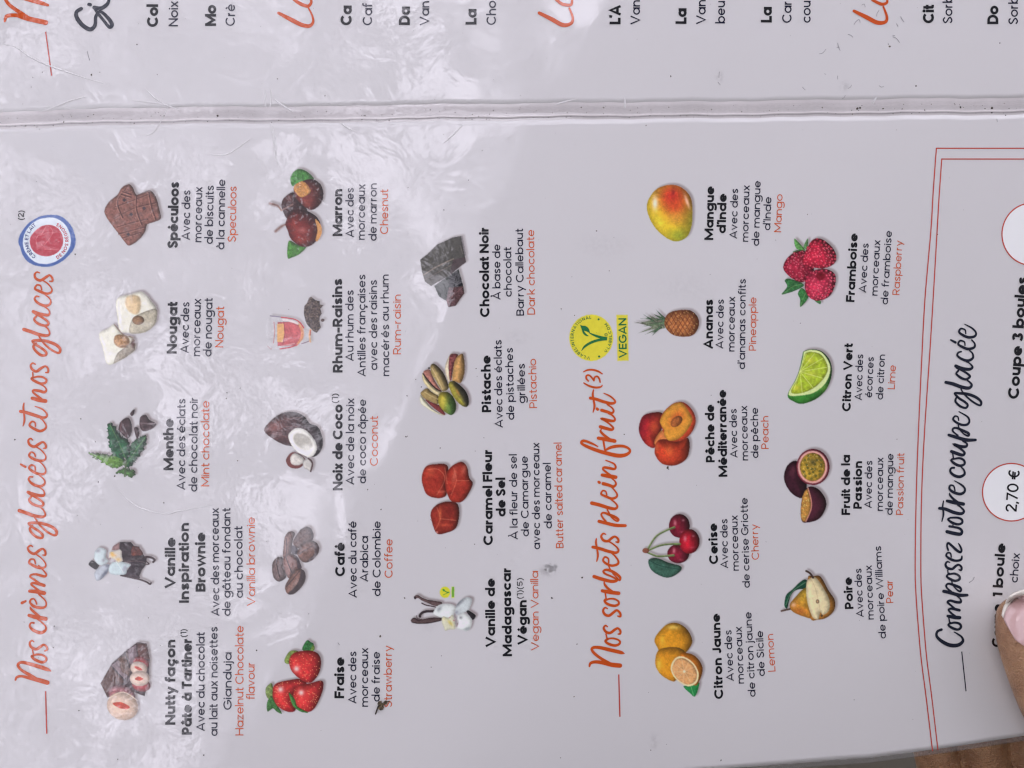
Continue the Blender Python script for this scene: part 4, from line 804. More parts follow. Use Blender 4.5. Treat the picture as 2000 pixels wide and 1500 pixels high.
# caramel
p = Pic('e', 1042, 645, 1365, 1105)
cm = dict(R=14, k=.5, edge=.45, spec=.0, nz=.08, ns=6)
for i_, q in enumerate(([(1045,740),(1070,680),(1130,665),(1200,668),(1215,720),(1200,800),(1200,862),(1150,882),(1080,862),(1050,800)],[(1100,970),(1140,920),(1210,900),(1270,915),(1282,990),(1260,1070),(1200,1100),(1140,1105),(1110,1040)],[(1190,760),(1220,690),(1290,650),(1330,680),(1345,750),(1368,790),(1330,870),(1290,907),(1230,900),(1200,840)])):
    p.blob(p.sdf(q), (158,48,36) if i_ != 1 else (140,44,34), **cm)
for x, y, a, b, c, al, r in ((1100,710,34,44,(190,80,56),.7,0),(1170,840,36,10,(204,110,90),.5,0),(1130,770,30,12,(110,26,24),.6,40),(1250,740,16,60,(200,104,86),.7,10),(1310,700,20,46,(196,100,84),.6,20),(1280,790,50,16,(188,66,50),.7,-20),(1230,850,24,20,(110,28,24),.6,0),(1160,980,12,50,(206,96,60),.8,0),(1190,1050,50,10,(190,80,54),.6,0),(1220,960,26,36,(100,24,24),.6,0),(1140,1095,8,6,(236,180,170),.8,0)): p.glow(x, y, a, b, c, al, r)
for l_ in ([(1085,700),(1150,700),(1190,760),(1140,860)],[(1190,690),(1205,790)],[(1245,690),(1262,770),(1230,860)],[(1262,770),(1340,770)],[(1140,940),(1160,1010),(1130,1080)],[(1160,1010),(1260,1020)]): p.line(l_, 6, (212,118,92), .45)
p.build('caramel_picture', 'three glossy red-brown caramels')
# vegan vanilla
p = Pic('P4', 150, 60, 1745, 1170)
p.blob(p.sdf([(230,330),(260,285),(330,275),(420,330),(560,385),(760,415),(920,455),(880,540),(780,545),(700,535),(560,472),(420,412),(330,352),(260,375)]), (92,72,74), 5, .4, .4, 0, .14)
p.line([(425,475),(520,520),(640,545),(760,570)], 34, (64,46,52)); p.line([(250,330),(260,360)], 50, (48,36,42))
p.line([(380,800),(385,760),(450,700),(560,675),(740,670)], 70, (48,38,43)); p.blob(p.sdf([(150,900),(190,840),(260,830),(360,870),(500,850),(700,820),(925,835),(905,900),(700,955),(500,978),(300,978),(190,952)]), (84,66,68), 6, .4, .5, 0, .14); p.line([(300,780),(310,840),(420,870)], 26, (72,56,62)); p.line([(180,950),(350,975),(600,965),(890,900)], 18, (40,32,38), .8)
p.blob(p.sdf([(1230,640),(1280,500),(1400,380),(1520,330),(1600,340),(1652,380),(1640,480),(1570,640),(1440,720),(1300,765),(1240,720)]), (200,207,212), 6, .2, .2); p.glow(1330,480,240,55,(108,112,120), .85, -42); p.glow(1270,700,60,60,(130,134,150), .7)
p.blob(p.sdf([(1510,690),(1560,650),(1660,700),(1745,780),(1700,870),(1640,880),(1590,790)]), (34,32,37), 4, .4, .2)
p.blob(p.sdf([(700,720),(790,560),(900,500),(1050,485),(1180,510),(1255,570),(1235,660),(1200,780),(1120,850),(920,830),(800,795)]), (224,229,231), 8, .2, .2); p.glow(850,620,60,110,(130,136,144), .7, 30)
p.blob(p.sdf([(1300,790),(1380,730),(1480,720),(1580,790),(1650,880),(1642,1000),(1590,1120),(1500,1165),(1380,1120),(1240,1090),(1290,950)]), (226,230,232), 8, .2, .2); p.glow(1375,830,50,50,(112,114,120), .7); p.glow(1530,1100,110,50,(120,128,132), .75, -20); p.glow(1285,1000,26,90,(120,96,102), .9, 15)
p.blob(p.sdf([(908,920),(940,800),(1060,830),(1180,760),(1230,900),(1240,1100),(1100,1120),(1000,1150),(960,1080)]), (214,212,190), 6, .2, .25); p.glow(1120,960,110,50,(206,186,84), .75, 50); p.glow(960,860,60,40,(220,210,150), .6)
for a, b in ((1105,830),(1205,900),(1240,860)): p.flat(p.el(a, b, 18, 14), (176,100,120), .7)
p.build('vanilla_orchid_picture', 'white vanilla orchid with brown pods', .55)
# vegan badges
p = Pic('P4', 860, 60, 1225, 360, 3); p.flat(p.el(990,210,128,138), (206,204,50)); p.flat(p.sdf([(1148,72),(1218,72),(1218,345),(1148,345)], False), (200,206,60)); p.flat(p.sdf([(1160,80),(1210,80),(1210,325),(1160,325)], False), (72,146,52), .85)
p.line([(1085,212),(1040,208),(985,180),(950,155)], 22, (52,132,60)); p.line([(1085,215),(1030,235),(945,275)], 14, (52,132,60)); p.flat(p.el(955,155,34,26,35), (52,132,60)); p.build('vegan_badge', 'tiny yellow round badge beside the white orchid', 0, tex=.2)
p = Pic('P5', 22, 175, 1475, 1315, 3); p.flat(p.el(560,745,538,568), (212,202,58)); p.flat(p.sdf([(1175,190),(1450,190),(1472,1305),(1200,1310)], False), (208,198,62)); p.build('vegan_badge', 'larger yellow round badge reading V-LABEL INTERNATIONAL above a VEGAN bar', 0, z=3e-5, tex=.25)
pr = Print(9e-5)
q = catmull(K('P5', [(285,430),(350,452),(420,458),(490,510),(522,590),(530,640),(490,615)]), 4); q2 = catmull(K('P5', [(490,615),(440,590),(390,580),(410,620),(460,670),(505,705)]), 4); q3 = catmull(K('P5', [(505,705),(430,700),(360,640),(325,540),(285,430)]), 4)
ringp = np.vstack([q, q2[1:], q3[1:-1]])
bm_f = mathutils_tess = None
from mathutils.geometry import tessellate_polygon
tri = tessellate_polygon([[Vector((a, b, 0)) for a, b in ringp]]); pr.poly(ringp, [list(t_) for t_ in tri])
for st_ in ([(515,630,24),(650,690,52),(800,738,66),(945,770,78)], [(320,1070,8),(400,960,52),(560,860,62),(750,800,62),(945,775,66)]):
    q = catmull(K('P5', st_), 6); pr.ribbon(q, q[:, 2])
for a, b, r in ((740,295,26),(752,1203,26)):
    t_ = np.linspace(0, 2*math.pi, 13)[:-1]; pr.poly(K('P5', [(a+r*math.cos(v), b+r*math.sin(v)) for v in t_]), [list(range(12))])
t_ = np.linspace(0, 2*math.pi, 17)[:-1]; pr.ribbon(K('P5', [(920+34*math.cos(v), 672+34*math.sin(v)) for v in t_]), .8, True); set_text(pr, 'R', (1184.6, 655.2), (1184.6, 652.6), 2.6, 'R')
c_ = K('P5', [(560, 745)])[0]
arc_text(pr, 'V·LABEL INTERNATIONAL', c_, 433/12.5, 462/12.5, 92, 271, 5.9, 'S'); arc_text(pr, 'V·LABEL.COM', c_, 505/12.5, 540/12.5, 45, -44, 5.6, 'S')
set_text(pr, 'VEGAN', K('P5', [(1428, 1240)])[0], K('P5', [(1416, 265)])[0], 15.4, 'S'); pr.build('badge_lettering', M_GREEN, lower)
# region badge
p = Pic('P6', 185, 225, 1475, 1395, 3)
p.flat(p.sdf([(185,840),(210,700),(290,560),(430,400),(620,285),(800,235),(980,225),(1140,260),(1290,370),(1400,520),(1460,700),(1475,850),(1430,1000),(1330,1130),(1200,1250),(1050,1340),(900,1390),(720,1395),(520,1350),(370,1260),(270,1110),(230,980)]), (62,92,158))
p.flat(p.sdf([(285,840),(320,660),(440,470),(620,340),(830,288),(1010,300),(1180,390),(1300,540),(1362,740),(1355,900),(1270,1080),(1120,1220),(940,1310),(760,1335),(560,1290),(400,1150),(310,1000)]), (212,220,233)); d = p.sdf([(440,820),(470,700),(590,560),(740,470),(900,455),(1040,500),(1140,610),(1190,760),(1185,890),(1120,1020),(990,1120),(820,1162),(650,1130),(520,1040),(460,930)]); p.flat(d, (174,58,74))
for l_ in ([(850,475),(900,500),(955,580),(965,620),(900,740),(760,915)],[(960,627),(1125,627)],[(955,630),(800,628),(770,660),(680,685),(620,690)],[(805,490),(690,690)],[(595,880),(578,780),(620,700),(690,680)],[(765,1008),(1095,998)],[(605,1005),(665,965),(775,975),(800,1005)],[(700,880),(735,930)]): p.line(l_, 9, (222,148,152), .7, False)
p.build('region_badge', 'round blue, white and red badge after the word glaces', 0, z=3e-5, tex=.25)
pr = Print(9e-5); c_ = K('P6', [(822, 815)])[0]; arc_text(pr, 'CRÈME ET LAIT', c_, 418/11.536, 415/11.536, 124, 236, 6.9, 'S'); pr.build('badge_lettering', M_BLUE, lower)
pr = Print(9e-5); arc_text(pr, 'DE NOS RÉGIONS', c_, 492/11.536, 470/11.536, 62, -62, 6.6, 'S'); pr.build('badge_lettering', M_CRIMSON, lower)
# mango
p = Pic('g', 655, 145, 975, 542)
d = p.sdf([(655,320),(670,240),(730,170),(820,145),(900,165),(960,230),(975,320),(968,430),(935,510),(860,542),(780,510),(700,430)])
p.blob(d, (222,190,48), 40, .35, .35, 0, .03); p.glow(880,500,90,60,(150,160,50), .9); p.glow(960,400,40,90,(150,150,50), .6); p.glow(830,230,120,110,(192,46,40), 1.0); p.glow(850,300,90,80,(200,70,40), .9); p.glow(860,380,80,60,(208,140,60), .7); p.glow(840,200,16,26,(110,30,34), .6); p.glow(712,275,26,60,(248,228,214), .95); p.glow(935,262,14,60,(244,196,176), .85, -20); p.glow(740,400,30,60,(230,214,70), .6, -30)
p.build('mango_picture', 'red, yellow and green mango')
# pineapple
p = Pic('g', 578, 1012, 1018, 1232)
rr = np.random.RandomState(5)
for k_ in range(34):
    an = math.radians(180+rr.uniform(-62, 62)); L_ = rr.uniform(90, 205)*(1-.25*abs(math.sin(an))); bx, by = 790-rr.rand()*70, 1108+rr.uniform(-30, 30)
    tx, ty = bx+L_*math.cos(an), by+L_*.62*math.sin(an); nx, ny = -math.sin(an)*12, math.cos(an)*12
    p.blob(p.sdf([(bx+nx, by+ny), (tx, ty), (bx-nx, by-ny)], False), [(96,118,90),(72,98,74),(124,136,112),(110,112,98)][k_ % 4], 3, .4, .4, 0, .2, 2)
d = p.sdf([(778,1100),(800,1045),(870,1020),(960,1022),(1012,1070),(1018,1130),(985,1190),(920,1207),(840,1195),(790,1152)]); p.blob(d, (176,110,62), 24, .45, .5, 0, .1)
for s_ in range(-6, 14):
    p_a = [(760+s_*32, 1010), (760+s_*32+130, 1215)]; p_b = [(760+s_*32+130, 1010), (760+s_*32, 1215)]
    for l_ in (p_a, p_b):
        P0, P1 = K('g', l_); best = np.abs((p.X-P0[0])*(P1[1]-P0[1])-(p.Y-P0[1])*(P1[0]-P0[0]))/np.hypot(*(P1-P0)); m = np.clip(1.5-best, 0, 1)*.55*(d > 0); p.rgb = p.rgb*(1-m[..., None])+np.array([92,44,34.])*m[..., None]
p.dots(d, 46, 1.2, (216,166,112), .5, 3, 2); p.build('pineapple_picture', 'small pineapple with a green crown', .45)
# peach
p = Pic('h', 628, 322, 1048, 788)
p.blob(p.sdf([(630,490),(660,420),(730,395),(802,400),(810,480),(780,560),(745,655),(680,630),(636,560)]), (184,52,40), 26, .5, .5, 0, .08, c2=(150,26,40), grad=(760,500,660,470)); p.glow(740,500,40,60,(214,96,50), .5)
p.blob(p.sdf([(742,620),(760,570),(800,522),(840,520),(860,600),(780,640)]), (218,128,70), 12, .4, .4, 0, .05)
p.blob(p.sdf([(745,660),(770,600),(840,592),(920,605),(990,580),(1002,660),(975,740),(890,786),(800,772),(750,712)]), (206,66,38), 34, .5, .5, 0, .08); p.glow(850,680,40,50,(226,120,60), .55, -30); p.glow(760,650,20,40,(226,120,70), .5)
p.blob(p.sdf([(785,450),(820,380),(890,325),(960,322),(1022,378),(1048,460),(1012,550),(940,603),(860,606),(818,560)]), (206,72,42), 10, .4, .4)
p.blob(p.sdf([(785,452),(822,385),(890,330),(950,328),(1000,395),(1022,452),(982,530),(920,590),(850,602),(815,560),(812,520),(790,485)]), (218,150,54), 10, .25, .35, 0, .05); p.glow(905,440,80,50,(206,84,44), .85, -48); p.blob(p.el(905,462,50,33,-42), (164,92,48), 8, .4, .4, 0, .25, 2.5)
p.build('peach_picture', 'orange-red peaches with a cut half showing the stone')
# cherry
p = Pic('h', 655, 1138, 1078, 1610)
p.blob(p.sdf([(700,50),(760,35),(850,70),(935,95),(938,130),(880,172),(820,180),(750,150),(710,110)], True, 'i'), (58,98,84), 10, .4, .4, 0, .15, 3); P_ = [(x_, y_+1425) for x_, y_ in ((700,50),(790,95),(930,120))]; p.line(P_, 6, (30,62,56), .8)
for (x, y, a, b, c) in ((926,1226,78,88,(132,24,50)),(918,1430,82,72,(140,26,54)),(1000,1340,76,91,(186,26,48))):
    d = p.el(x, y, a, b); p.blob(d, c, 26, .55, .6, 0, .05); p.glow(x-32, y-20, 14, 26, (226,150,160), .7); p.glow(x+20, y+46, 26, 12, (200,90,110), .45); p.glow(x+28, y-40, 14, 10, (230,180,190), .4)
p.glow(890,1260,22,30,(80,10,26), .6); p.glow(882,1450,22,16,(80,10,26), .6)
for l_ in ([(690,1405),(750,1310),(820,1265),(890,1237)],[(690,1410),(780,1372),(860,1360),(930,1360)],[(690,1420),(760,1448),(820,1448),(885,1442)]): p.line(l_, 15, (84,104,62)); p.line([(a-2, b-4) for a, b in l_], 5, (156,170,110), .7)
p.blob(p.el(680,1408,26,20), (140,84,66), 3, .4, .3, 0, .2); p.build('cherry_picture', 'three red cherries on green stalks with one leaf')
# lemon
p = Pic('i', 742, 512, 1096, 1050)
p.blob(p.sdf([(955,978),(1000,970),(1062,945),(1072,970),(1042,1052),(1000,1025)]), (36,138,72), 6, .3, .3, 0, .1); p.line([(1010,975),(1030,1045)], 6, (120,190,130), .6)
p.blob(p.sdf([(742,635),(790,560),(850,515),(920,515),(985,560),(1022,640),(1000,700),(960,740),(900,765),(800,770),(768,700)]), (220,150,36), 24, .45, .4, 0, .04); p.glow(880,545,60,20,(240,214,110), .7); p.glow(800,640,20,50,(232,196,70), .5)
p.blob(p.sdf([(748,790),(770,715),(850,690),(940,700),(985,760),(960,850),(905,930),(870,940),(800,900),(760,850)]), (218,146,36), 24, .45, .35, 0, .04); p.glow(775,820,20,60,(234,206,84), .7)
p.blob(p.sdf([(930,745),(1000,735),(1060,770),(1097,840),(1082,920),(1040,972),(980,900)]), (212,122,30), 16, .45, .4, 0, .05)
fc = [(863,830),(898,768),(960,760),(1030,808),(1067,880),(1052,950),(990,977),(920,942),(875,890)]; p.flat(p.sdf(fc), (238,214,170)); cen = (962, 868); p.blob(p.sdf([(cen[0]+(a-cen[0])*.88, cen[1]+(b-cen[1])*.88) for a, b in fc]), (228,168,112), 6, .2, .2, 0, .12, 2.5)
for k_ in range(9): an = k_*math.pi*2/9+.3; p.line([cen, (cen[0]+84*math.cos(an), cen[1]+92*math.sin(an))], 4, (240,206,168), .6)
p.flat(p.el(cen[0], cen[1], 9, 9), (244,216,184)); p.build('lemon_picture', 'yellow lemons with one cut half and a leaf')
# raspberry
p = Pic('j', 100, 90, 502, 600)
for q, c in (([(192,95),(240,140),(275,185),(230,182),(200,160)], (90,150,80)), ([(258,160),(292,95),(290,170)], (84,130,80)), ([(180,195),(230,178),(260,190),(220,215)], (60,120,70)),
             ([(122,405),(160,390),(262,430),(222,470),(100,508),(140,450)], (50,104,60)), ([(218,500),(250,458),(300,520),(238,600),(235,540)], (54,116,62)), ([(338,548),(385,552),(382,580)], (70,130,74))):
    p.blob(p.sdf(q), c, **lf)
p.line([(110,505),(180,450),(250,430)], 5, (120,160,100), .6); p.line([(240,590),(260,530),(280,490)], 5, (120,160,100), .6)
for i_, (q, c) in enumerate((([(110,310),(140,240),(200,195),(272,188),(300,240),(340,340),(270,412),(220,412),(150,370)], (166,30,58)), ([(250,250),(288,160),(335,100),(400,103),(472,160),(503,230),(482,285),(400,318),(300,302),(258,282)], (196,32,62)), ([(268,430),(290,360),(350,325),(432,320),(492,360),(492,440),(452,520),(380,552),(318,540),(278,490)], (204,44,78)))):
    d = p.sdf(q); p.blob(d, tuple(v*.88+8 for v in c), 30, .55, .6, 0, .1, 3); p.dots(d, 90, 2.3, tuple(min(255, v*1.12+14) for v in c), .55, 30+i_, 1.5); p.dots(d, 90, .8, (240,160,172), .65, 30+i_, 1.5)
p.glow(300,350,60,30,(96,12,34), .6, 60); p.flat(p.el(385,372,34,30), (118,16,34), .95, 1.5); p.glow(385,362,18,14,(80,8,22), .7)
p.build('raspberry_picture', 'three raspberries, one showing its hollow, with leaves')
# lime
p = Pic('j', 140, 905, 470, 1310)
p.blob(p.sdf([(142,1245),(200,1130),(230,1050),(250,960),(262,922),(320,907),(390,920),(450,980),(470,1070),(442,1180),(370,1262),(260,1308),(190,1292)]), (58,134,52), 16, .5, .5, 0, .06); p.glow(400,1190,60,40,(130,180,60), .4)
p.flat(p.sdf([(150,1240),(205,1130),(235,1050),(258,960),(266,926),(320,913),(388,928),(440,990),(457,1060),(425,1150),(345,1222),(240,1247)]), (208,222,158))
d = p.sdf([(168,1222),(212,1130),(240,1050),(264,965),(276,936),(320,927),(384,944),(425,1000),(438,1060),(402,1130),(330,1195),(240,1230)]); p.blob(d, (166,188,52), 8, .2, .3, 0, .2, 4); p.glow(310,990,40,30,(206,206,70), .7); p.glow(210,1190,36,26,(214,204,70), .7); p.glow(320,1090,50,30,(202,206,80), .6)
for a, b in ((280,940),(340,940),(400,975),(432,1040),(400,1120),(330,1190),(250,1225),(190,1200)): p.line([(234,1072),(a,b)], 5, (224,230,150), .65, False)
p.build('lime_picture', 'half slice of green lime')
# passion fruit
p = Pic('k', 105, 258, 410, 750)
p.blob(p.sdf([(105,440),(130,370),(185,340),(240,400),(260,520),(225,590),(160,560),(118,500)]), (56,20,36), 26, .5, .5, 0, .1); p.glow(165,410,24,44,(120,60,76), .5, 20)
p.blob(p.el(300,382,112,122), (128,38,58), 8, .4, .5, 0, .08); p.flat(p.el(297,383,98,108), (228,194,184), 1, 1.4); p.flat(p.el(297,383,90,100), (204,96,84), .6, 2); d = p.el(297,382,84,94); p.blob(d, (174,142,52), 14, .3, .35, 0, .35, 4)
p.dots(d, 20, 2.6, (92,88,40), .8, 7, 4); p.dots(d, 26, .8, (226,214,150), .7, 8, 2); p.glow(300,350,34,30,(62,58,36), .7)
p.blob(p.sdf([(225,590),(268,515),(332,525),(382,590),(387,650),(350,720),(282,750),(222,738)]), (78,30,48), 22, .5, .55, 0, .08); d = p.sdf([(226,592),(262,527),(282,590),(285,660),(252,742),(220,722)]); p.blob(d, (186,134,64), 7, .3, .4, 0, .3, 3); p.line([(266,522),(287,600),(286,665),(252,745)], 8, (216,150,130), .8); p.dots(d, 12, 1.1, (214,206,120), .8, 9, 1)
p.build('passion_fruit_picture', 'dark passion fruit with one cut open half')
# pear
p = Pic('k', 88, 1070, 448, 1400)
p.blob(p.sdf([(108,1300),(120,1235),(158,1200),(230,1135),(262,1140),(250,1190),(190,1202),(152,1240),(128,1325)]), (22,74,54), 6, .4, .4, 0, .2, 3); p.line([(120,1300),(160,1215),(250,1150)], 5, (120,150,120), .6)
p.blob(p.sdf([(143,1300),(180,1250),(240,1190),(285,1200),(305,1290),(315,1390),(240,1380),(162,1345)]), (206,138,50), 26, .5, .5, 0, .12, 3, c2=(214,176,60), grad=(180,1330,270,1210)); p.glow(170,1300,20,20,(236,190,170), .7); p.glow(215,1340,50,30,(170,80,40), .5)
p.blob(p.sdf([(262,1130),(300,1108),(352,1112),(402,1200),(447,1272),(440,1340),(390,1387),(330,1400),(280,1382)]), (176,116,46), 14, .5, .5, 0, .12, 3); p.glow(395,1230,16,60,(90,66,30), .6, -25)
p.blob(p.sdf([(258,1145),(285,1122),(305,1112),(332,1132),(372,1192),(410,1270),(406,1338),(365,1368),(350,1350),(335,1396),(300,1386),(275,1330),(255,1240)]), (230,214,172), 12, .22, .35, 0, .05); p.line([(285,1125),(318,1200),(350,1350)], 4, (190,168,124), .6)
p.line([(300,1118),(280,1090),(255,1075)], 15, (58,42,36)); p.line([(146,1328),(118,1334),(90,1341)], 14, (84,64,56)); p.flat(p.el(330,1278,12,14), (96,70,54), .9); p.flat(p.el(330,1278,6,8), (190,160,120), .8); p.flat(p.el(358,1372,8,8), (60,46,40), .8)
p.build('pear_picture', 'pear with a halved pear and leaf')
# faint handling smudges
for (x, y, rx, ry, al_) in ((1405,150,7,11,.16),(1068,1116,16,9,.24),(1076,1106,8,8,.2),(1278,1450,9,16,.10),(700,1150,20,8,.06),(1010,660,26,14,.05),(1560,560,40,20,.04),(1180,480,50,24,.035),(840,1210,16,24,.05),(110,1226,9,7,.14),(1650,168,9,9,.14),(1340,560,60,30,.03)):
    p = Pic('s', x-rx*2, y-ry*2, x+rx*2, y+ry*2, 2); q_ = np.exp(-(((p.X-x)/rx)**2+((p.Y-y)/ry)**2)*1.3)*np.clip(fbm(p.X, p.Y, 5)*2.4-.7, 0, 1)
    m_ = np.clip(q_*al_, 0, 1)*sst((1-np.maximum(np.abs(p.X-x)/(rx*2+1), np.abs(p.Y-y)/(ry*2+1)))*4); p.rgb = PAPER_SEEN*(1-m_[..., None])+np.array([60, 56, 60.])*m_[..., None]; p.a = np.where(m_ > .004, 1.0, 0); p.build('smudge', None, 0, z=1.4e-5, tex=0)
# white price bubbles
for (cx, cy, rx, ry, lb) in ((1975.6, 961.4, 56.6, 56.2, 'white circle holding the price 2,70 €'), (2014.5, 457.5, 57.5, 60.5, 'blank white circle cut by the picture edge')):
    p = Pic('s', cx-62, cy-62, cx+62, cy+62, 2); p.flat(p.el(cx, cy, rx, ry), (224, 228, 232)); b_ = p.build('price_bubble', lb, 0, z=2e-5, tex=.08)
    pr = Print(6e-5); t_ = np.linspace(0, 2*math.pi, 73)[:-1]; pr.ribbon(np.stack([cx+rx*np.cos(t_), cy+ry*np.sin(t_)], 1), 2.4, True); pr.build('bubble_ring', M_RED, lower)
pr = Print(); set_text(pr, '2,70 €', (1985.5, 1001), (1992.4, 918), 22.5, 'R'); pr.build('price', M_BLACK, lower, 'price "2,70 €"')
# ------------------------------------------------------------------ wear: ridges in the film, specks, lint, a dried flower bit
def ridge(pts, wdt, hgt, mat, parent, name='crease', label=None):
    P = catmull(np.array(pts, float), 6); T = np.gradient(P, axis=0); T /= np.linalg.norm(T, axis=1)[:, None]+1e-9; Nn = np.stack([-T[:, 1], T[:, 0]], 1)
    s = np.sin(np.linspace(0, math.pi, len(P)))[:, None]**.6; rows = []
    for k, z in ((-.5, 0), (-.2, .8), (0, 1), (.2, .8), (.5, 0)):
        q = P+Nn*wdt*k*s; a = AT(q[:, 0], q[:, 1], 1.2e-5); a[:, 2] += hgt*z*s[:, 0]; rows.append(a)
    V = np.stack(rows).reshape(-1, 3); o = mesh_obj(name, V, grid_faces(5, len(P)), mat, parent, True)
    if label: o['label'] = label
    return o
for pts, wd, hg in (([(219, 943), (245, 972), (270, 990), (300, 1000), (325, 1005)], 3.0, 1.6e-4), ([(260, 985), (290, 999), (330, 1003), (345, 999), (385, 992), (420, 985)], 2.6, 1.4e-4),
        ([(265, 265), (300, 258), (330, 205)], 2, 1e-4), ([(400, 300), (440, 302), (470, 285), (490, 270)], 4, 1.2e-4)):
    ridge(pts, wd, hg, M_PAPER, lower if pts[0][1] > 250 else upper)
for pts in ([(527, 240), (533, 262), (537, 300), (545, 325)], [(527, 238), (536, 266), (540, 305)], [(664, 239), (676, 248), (694, 257)], [(905, 243), (886, 262), (865, 281)]): ridge(pts, 3.5, 1.8e-4, M_PAPER, lower)
for pts in ([(520, 212), (517, 190), (519, 172)], [(527, 212), (530, 190), (528, 172)], [(533, 192), (555, 208), (573, 219)], [(258, 196), (290, 200), (320, 204), (352, 216)], [(282, 172), (303, 192), (322, 204)], [(0, 85), (30, 92), (60, 112), (95, 128), (130, 140), (175, 155), (222, 168)], [(75, 220), (110, 208), (140, 196), (172, 188)], [(1712, 190), (1708, 196), (1704, 203)], [(1085, 205), (1100, 200), (1128, 193)], [(1220, 212), (1221, 200), (1219, 190)]): ridge(pts, 3.5, 1.8e-4, M_PAPER, upper)

dirt = bpy.data.materials.new('dark_grime'); dirt.use_nodes = True
dn = dirt.node_tree; dp = dn.nodes['Principled BSDF']; dp.inputs['Roughness'].default_value = .8
g_ = N(dn, 'ShaderNodeNewGeometry'); nn = N(dn, 'ShaderNodeTexNoise'); nn.inputs['Scale'].default_value = 900; cr = N(dn, 'ShaderNodeValToRGB')
cr.color_ramp.elements[0].color = (.012, .010, .009, 1); cr.color_ramp.elements[1].color = (.10, .075, .05, 1); cr.color_ramp.elements[0].position = .35; cr.color_ramp.elements[1].position = .7
dn.links.new(g_.outputs['Position'], nn.inputs['Vector']); dn.links.new(nn.outputs['Fac'], cr.inputs['Fac']); dn.links.new(cr.outputs['Color'], dp.inputs['Base Color'])
def specks(name, spots, label, mat):
    V = []; F = []; n = 0; rr = np.random.RandomState(2)
    for (x, y, r) in spots:
        r = r*.78
        m = 7; t = np.linspace(0, 2*math.pi, m+1)[:-1]; rad = r*rr.uniform(.55, 1.2, m); sx, an = rr.uniform(.6, 1.4), rr.rand()*3
        q = np.stack([rad*np.cos(t)*sx, rad*np.sin(t)], 1); q = q@np.array([[math.cos(an), math.sin(an)], [-math.sin(an), math.cos(an)]])+[x, y]
        b = AT(q[:, 0], q[:, 1], 1e-5); c = AT([x], [y], 9e-5+r*7e-5); V += [b, c]; F += [[n+i, n+(i+1) % m, n+m] for i in range(m)]; n += m+1
    o = mesh_obj(name, np.concatenate(V), F, mat); return tag(o, label, 'dirt', kind='stuff')
SP = [(267.5,87,2.2),(178.5,146,2.4),(64,151,1.5),(83,141,1.5),(195,141,1.3),(307,145.5,1.4),(124,238,2),(50,246,2),(61,170,1.2),(542,154,1.5),(635,187,1.6),(425,226,3),(320,226,1.8),(465,230,1.2),(935,227,1.8),(707,233,1.5),
 (1108,220,1.6),(1115,227,1.4),(1390,214,1.6),(1789,167.5,2.4),(1953,84,1.6),(1665,223,1.6),(1675,212,3.6),(1680,211,3),(1725,212,1.8),(1762,213,1.8),(1806,215,2),(1876,209.5,2.9),(1924,212,2.2),(1937,211,3.4),(1937,220,2),(1964,225,1.8),(1738,91,3),(1735,86,1.5),(1310,149,2),
 (147,497,1.8),(215,620,1.4),(29,858.5,2.8),(186,863,1.5),(158,818,1.5),(224,930,2.4),(192,941.5,2.2),(320,982,2.2),(151,1007,1.2),(443,767,1.6),(442,778,1.4),(464,900,1.6),(469,758,1.4),(106,1223,2.2),(47,1215,1.4),(290,1207,1.6),(104,1265,1.2),(154,1388,1.8),(398,1475,2),(230,1483,1.6),(314,1261,1.4),(501,1270,1.8),(370,1415,1.5),
 (930,720,2.2),(932,735,1.2),(823,756,2),(812,741,1.6),(795,773,2),(793,853,2),(796,852,1.6),(860,875,1.4),(927,1063,2),(744,995,1.8),(718,956,1.8),(928,881,1.2),(945,855,1.2),(870,1070,1),(1078,1168,2.6),(842,1303,1.6),(862,1281,1.2),(743,1243,2.6),(790,1168,2),(627,1427,1.2),(603,1199,1.2),(1095,1480,1.6),(1165,650,1),(1096,603,1.8),(1122,616,1.6),(1165,451,1.8),(1190,529,1.8),(1219,848.5,1.8),(1304,913,2.8),(1306,916,2),(1137,1128,3),(1127,1258,1.8),(1121,1361,1.8),(1271,1465,1.8),(1408,1485,2),(1302,1454,1),(1668,1367,1.4),(1783,1405,1),(1563,631,1.5),(1831,458,1.8),(1387,536,1.4),(1515,469,1.4),(1577,419,1.4),(1752,858,1.2),(1262,245,1.6),(1388,8,1),(867,410,1.5),(841,1015,1),(942,294,1.2),(915,352,1.2),(797,366,1.3),(1096,605,1.2),(1389,772,1)]
rs = np.random.RandomState(9)
SP += [(x, y, r) for x, y, r in zip(rs.uniform(0, 1950, 130), rs.uniform(0, 1420, 130), rs.uniform(.4, .9, 130))]
fx = rs.uniform(0, 2000, 240); SP += list(zip(fx, fold_y(fx)+rs.choice([4.2, 4.8, -8, -13, -4], 240)+rs.normal(0, 1.2, 240), rs.uniform(.4, 1.5, 240)))
specks('dirt_specks', SP, 'tiny dark specks scattered over the menu and along its fold', dirt)
lint = bpy.data.materials.new('grey_lint'); lint.use_nodes = True; lp = lint.node_tree.nodes['Principled BSDF']; lp.inputs['Base Color'].default_value = (.20, .19, .215, 1); lp.inputs['Roughness'].default_value = .9
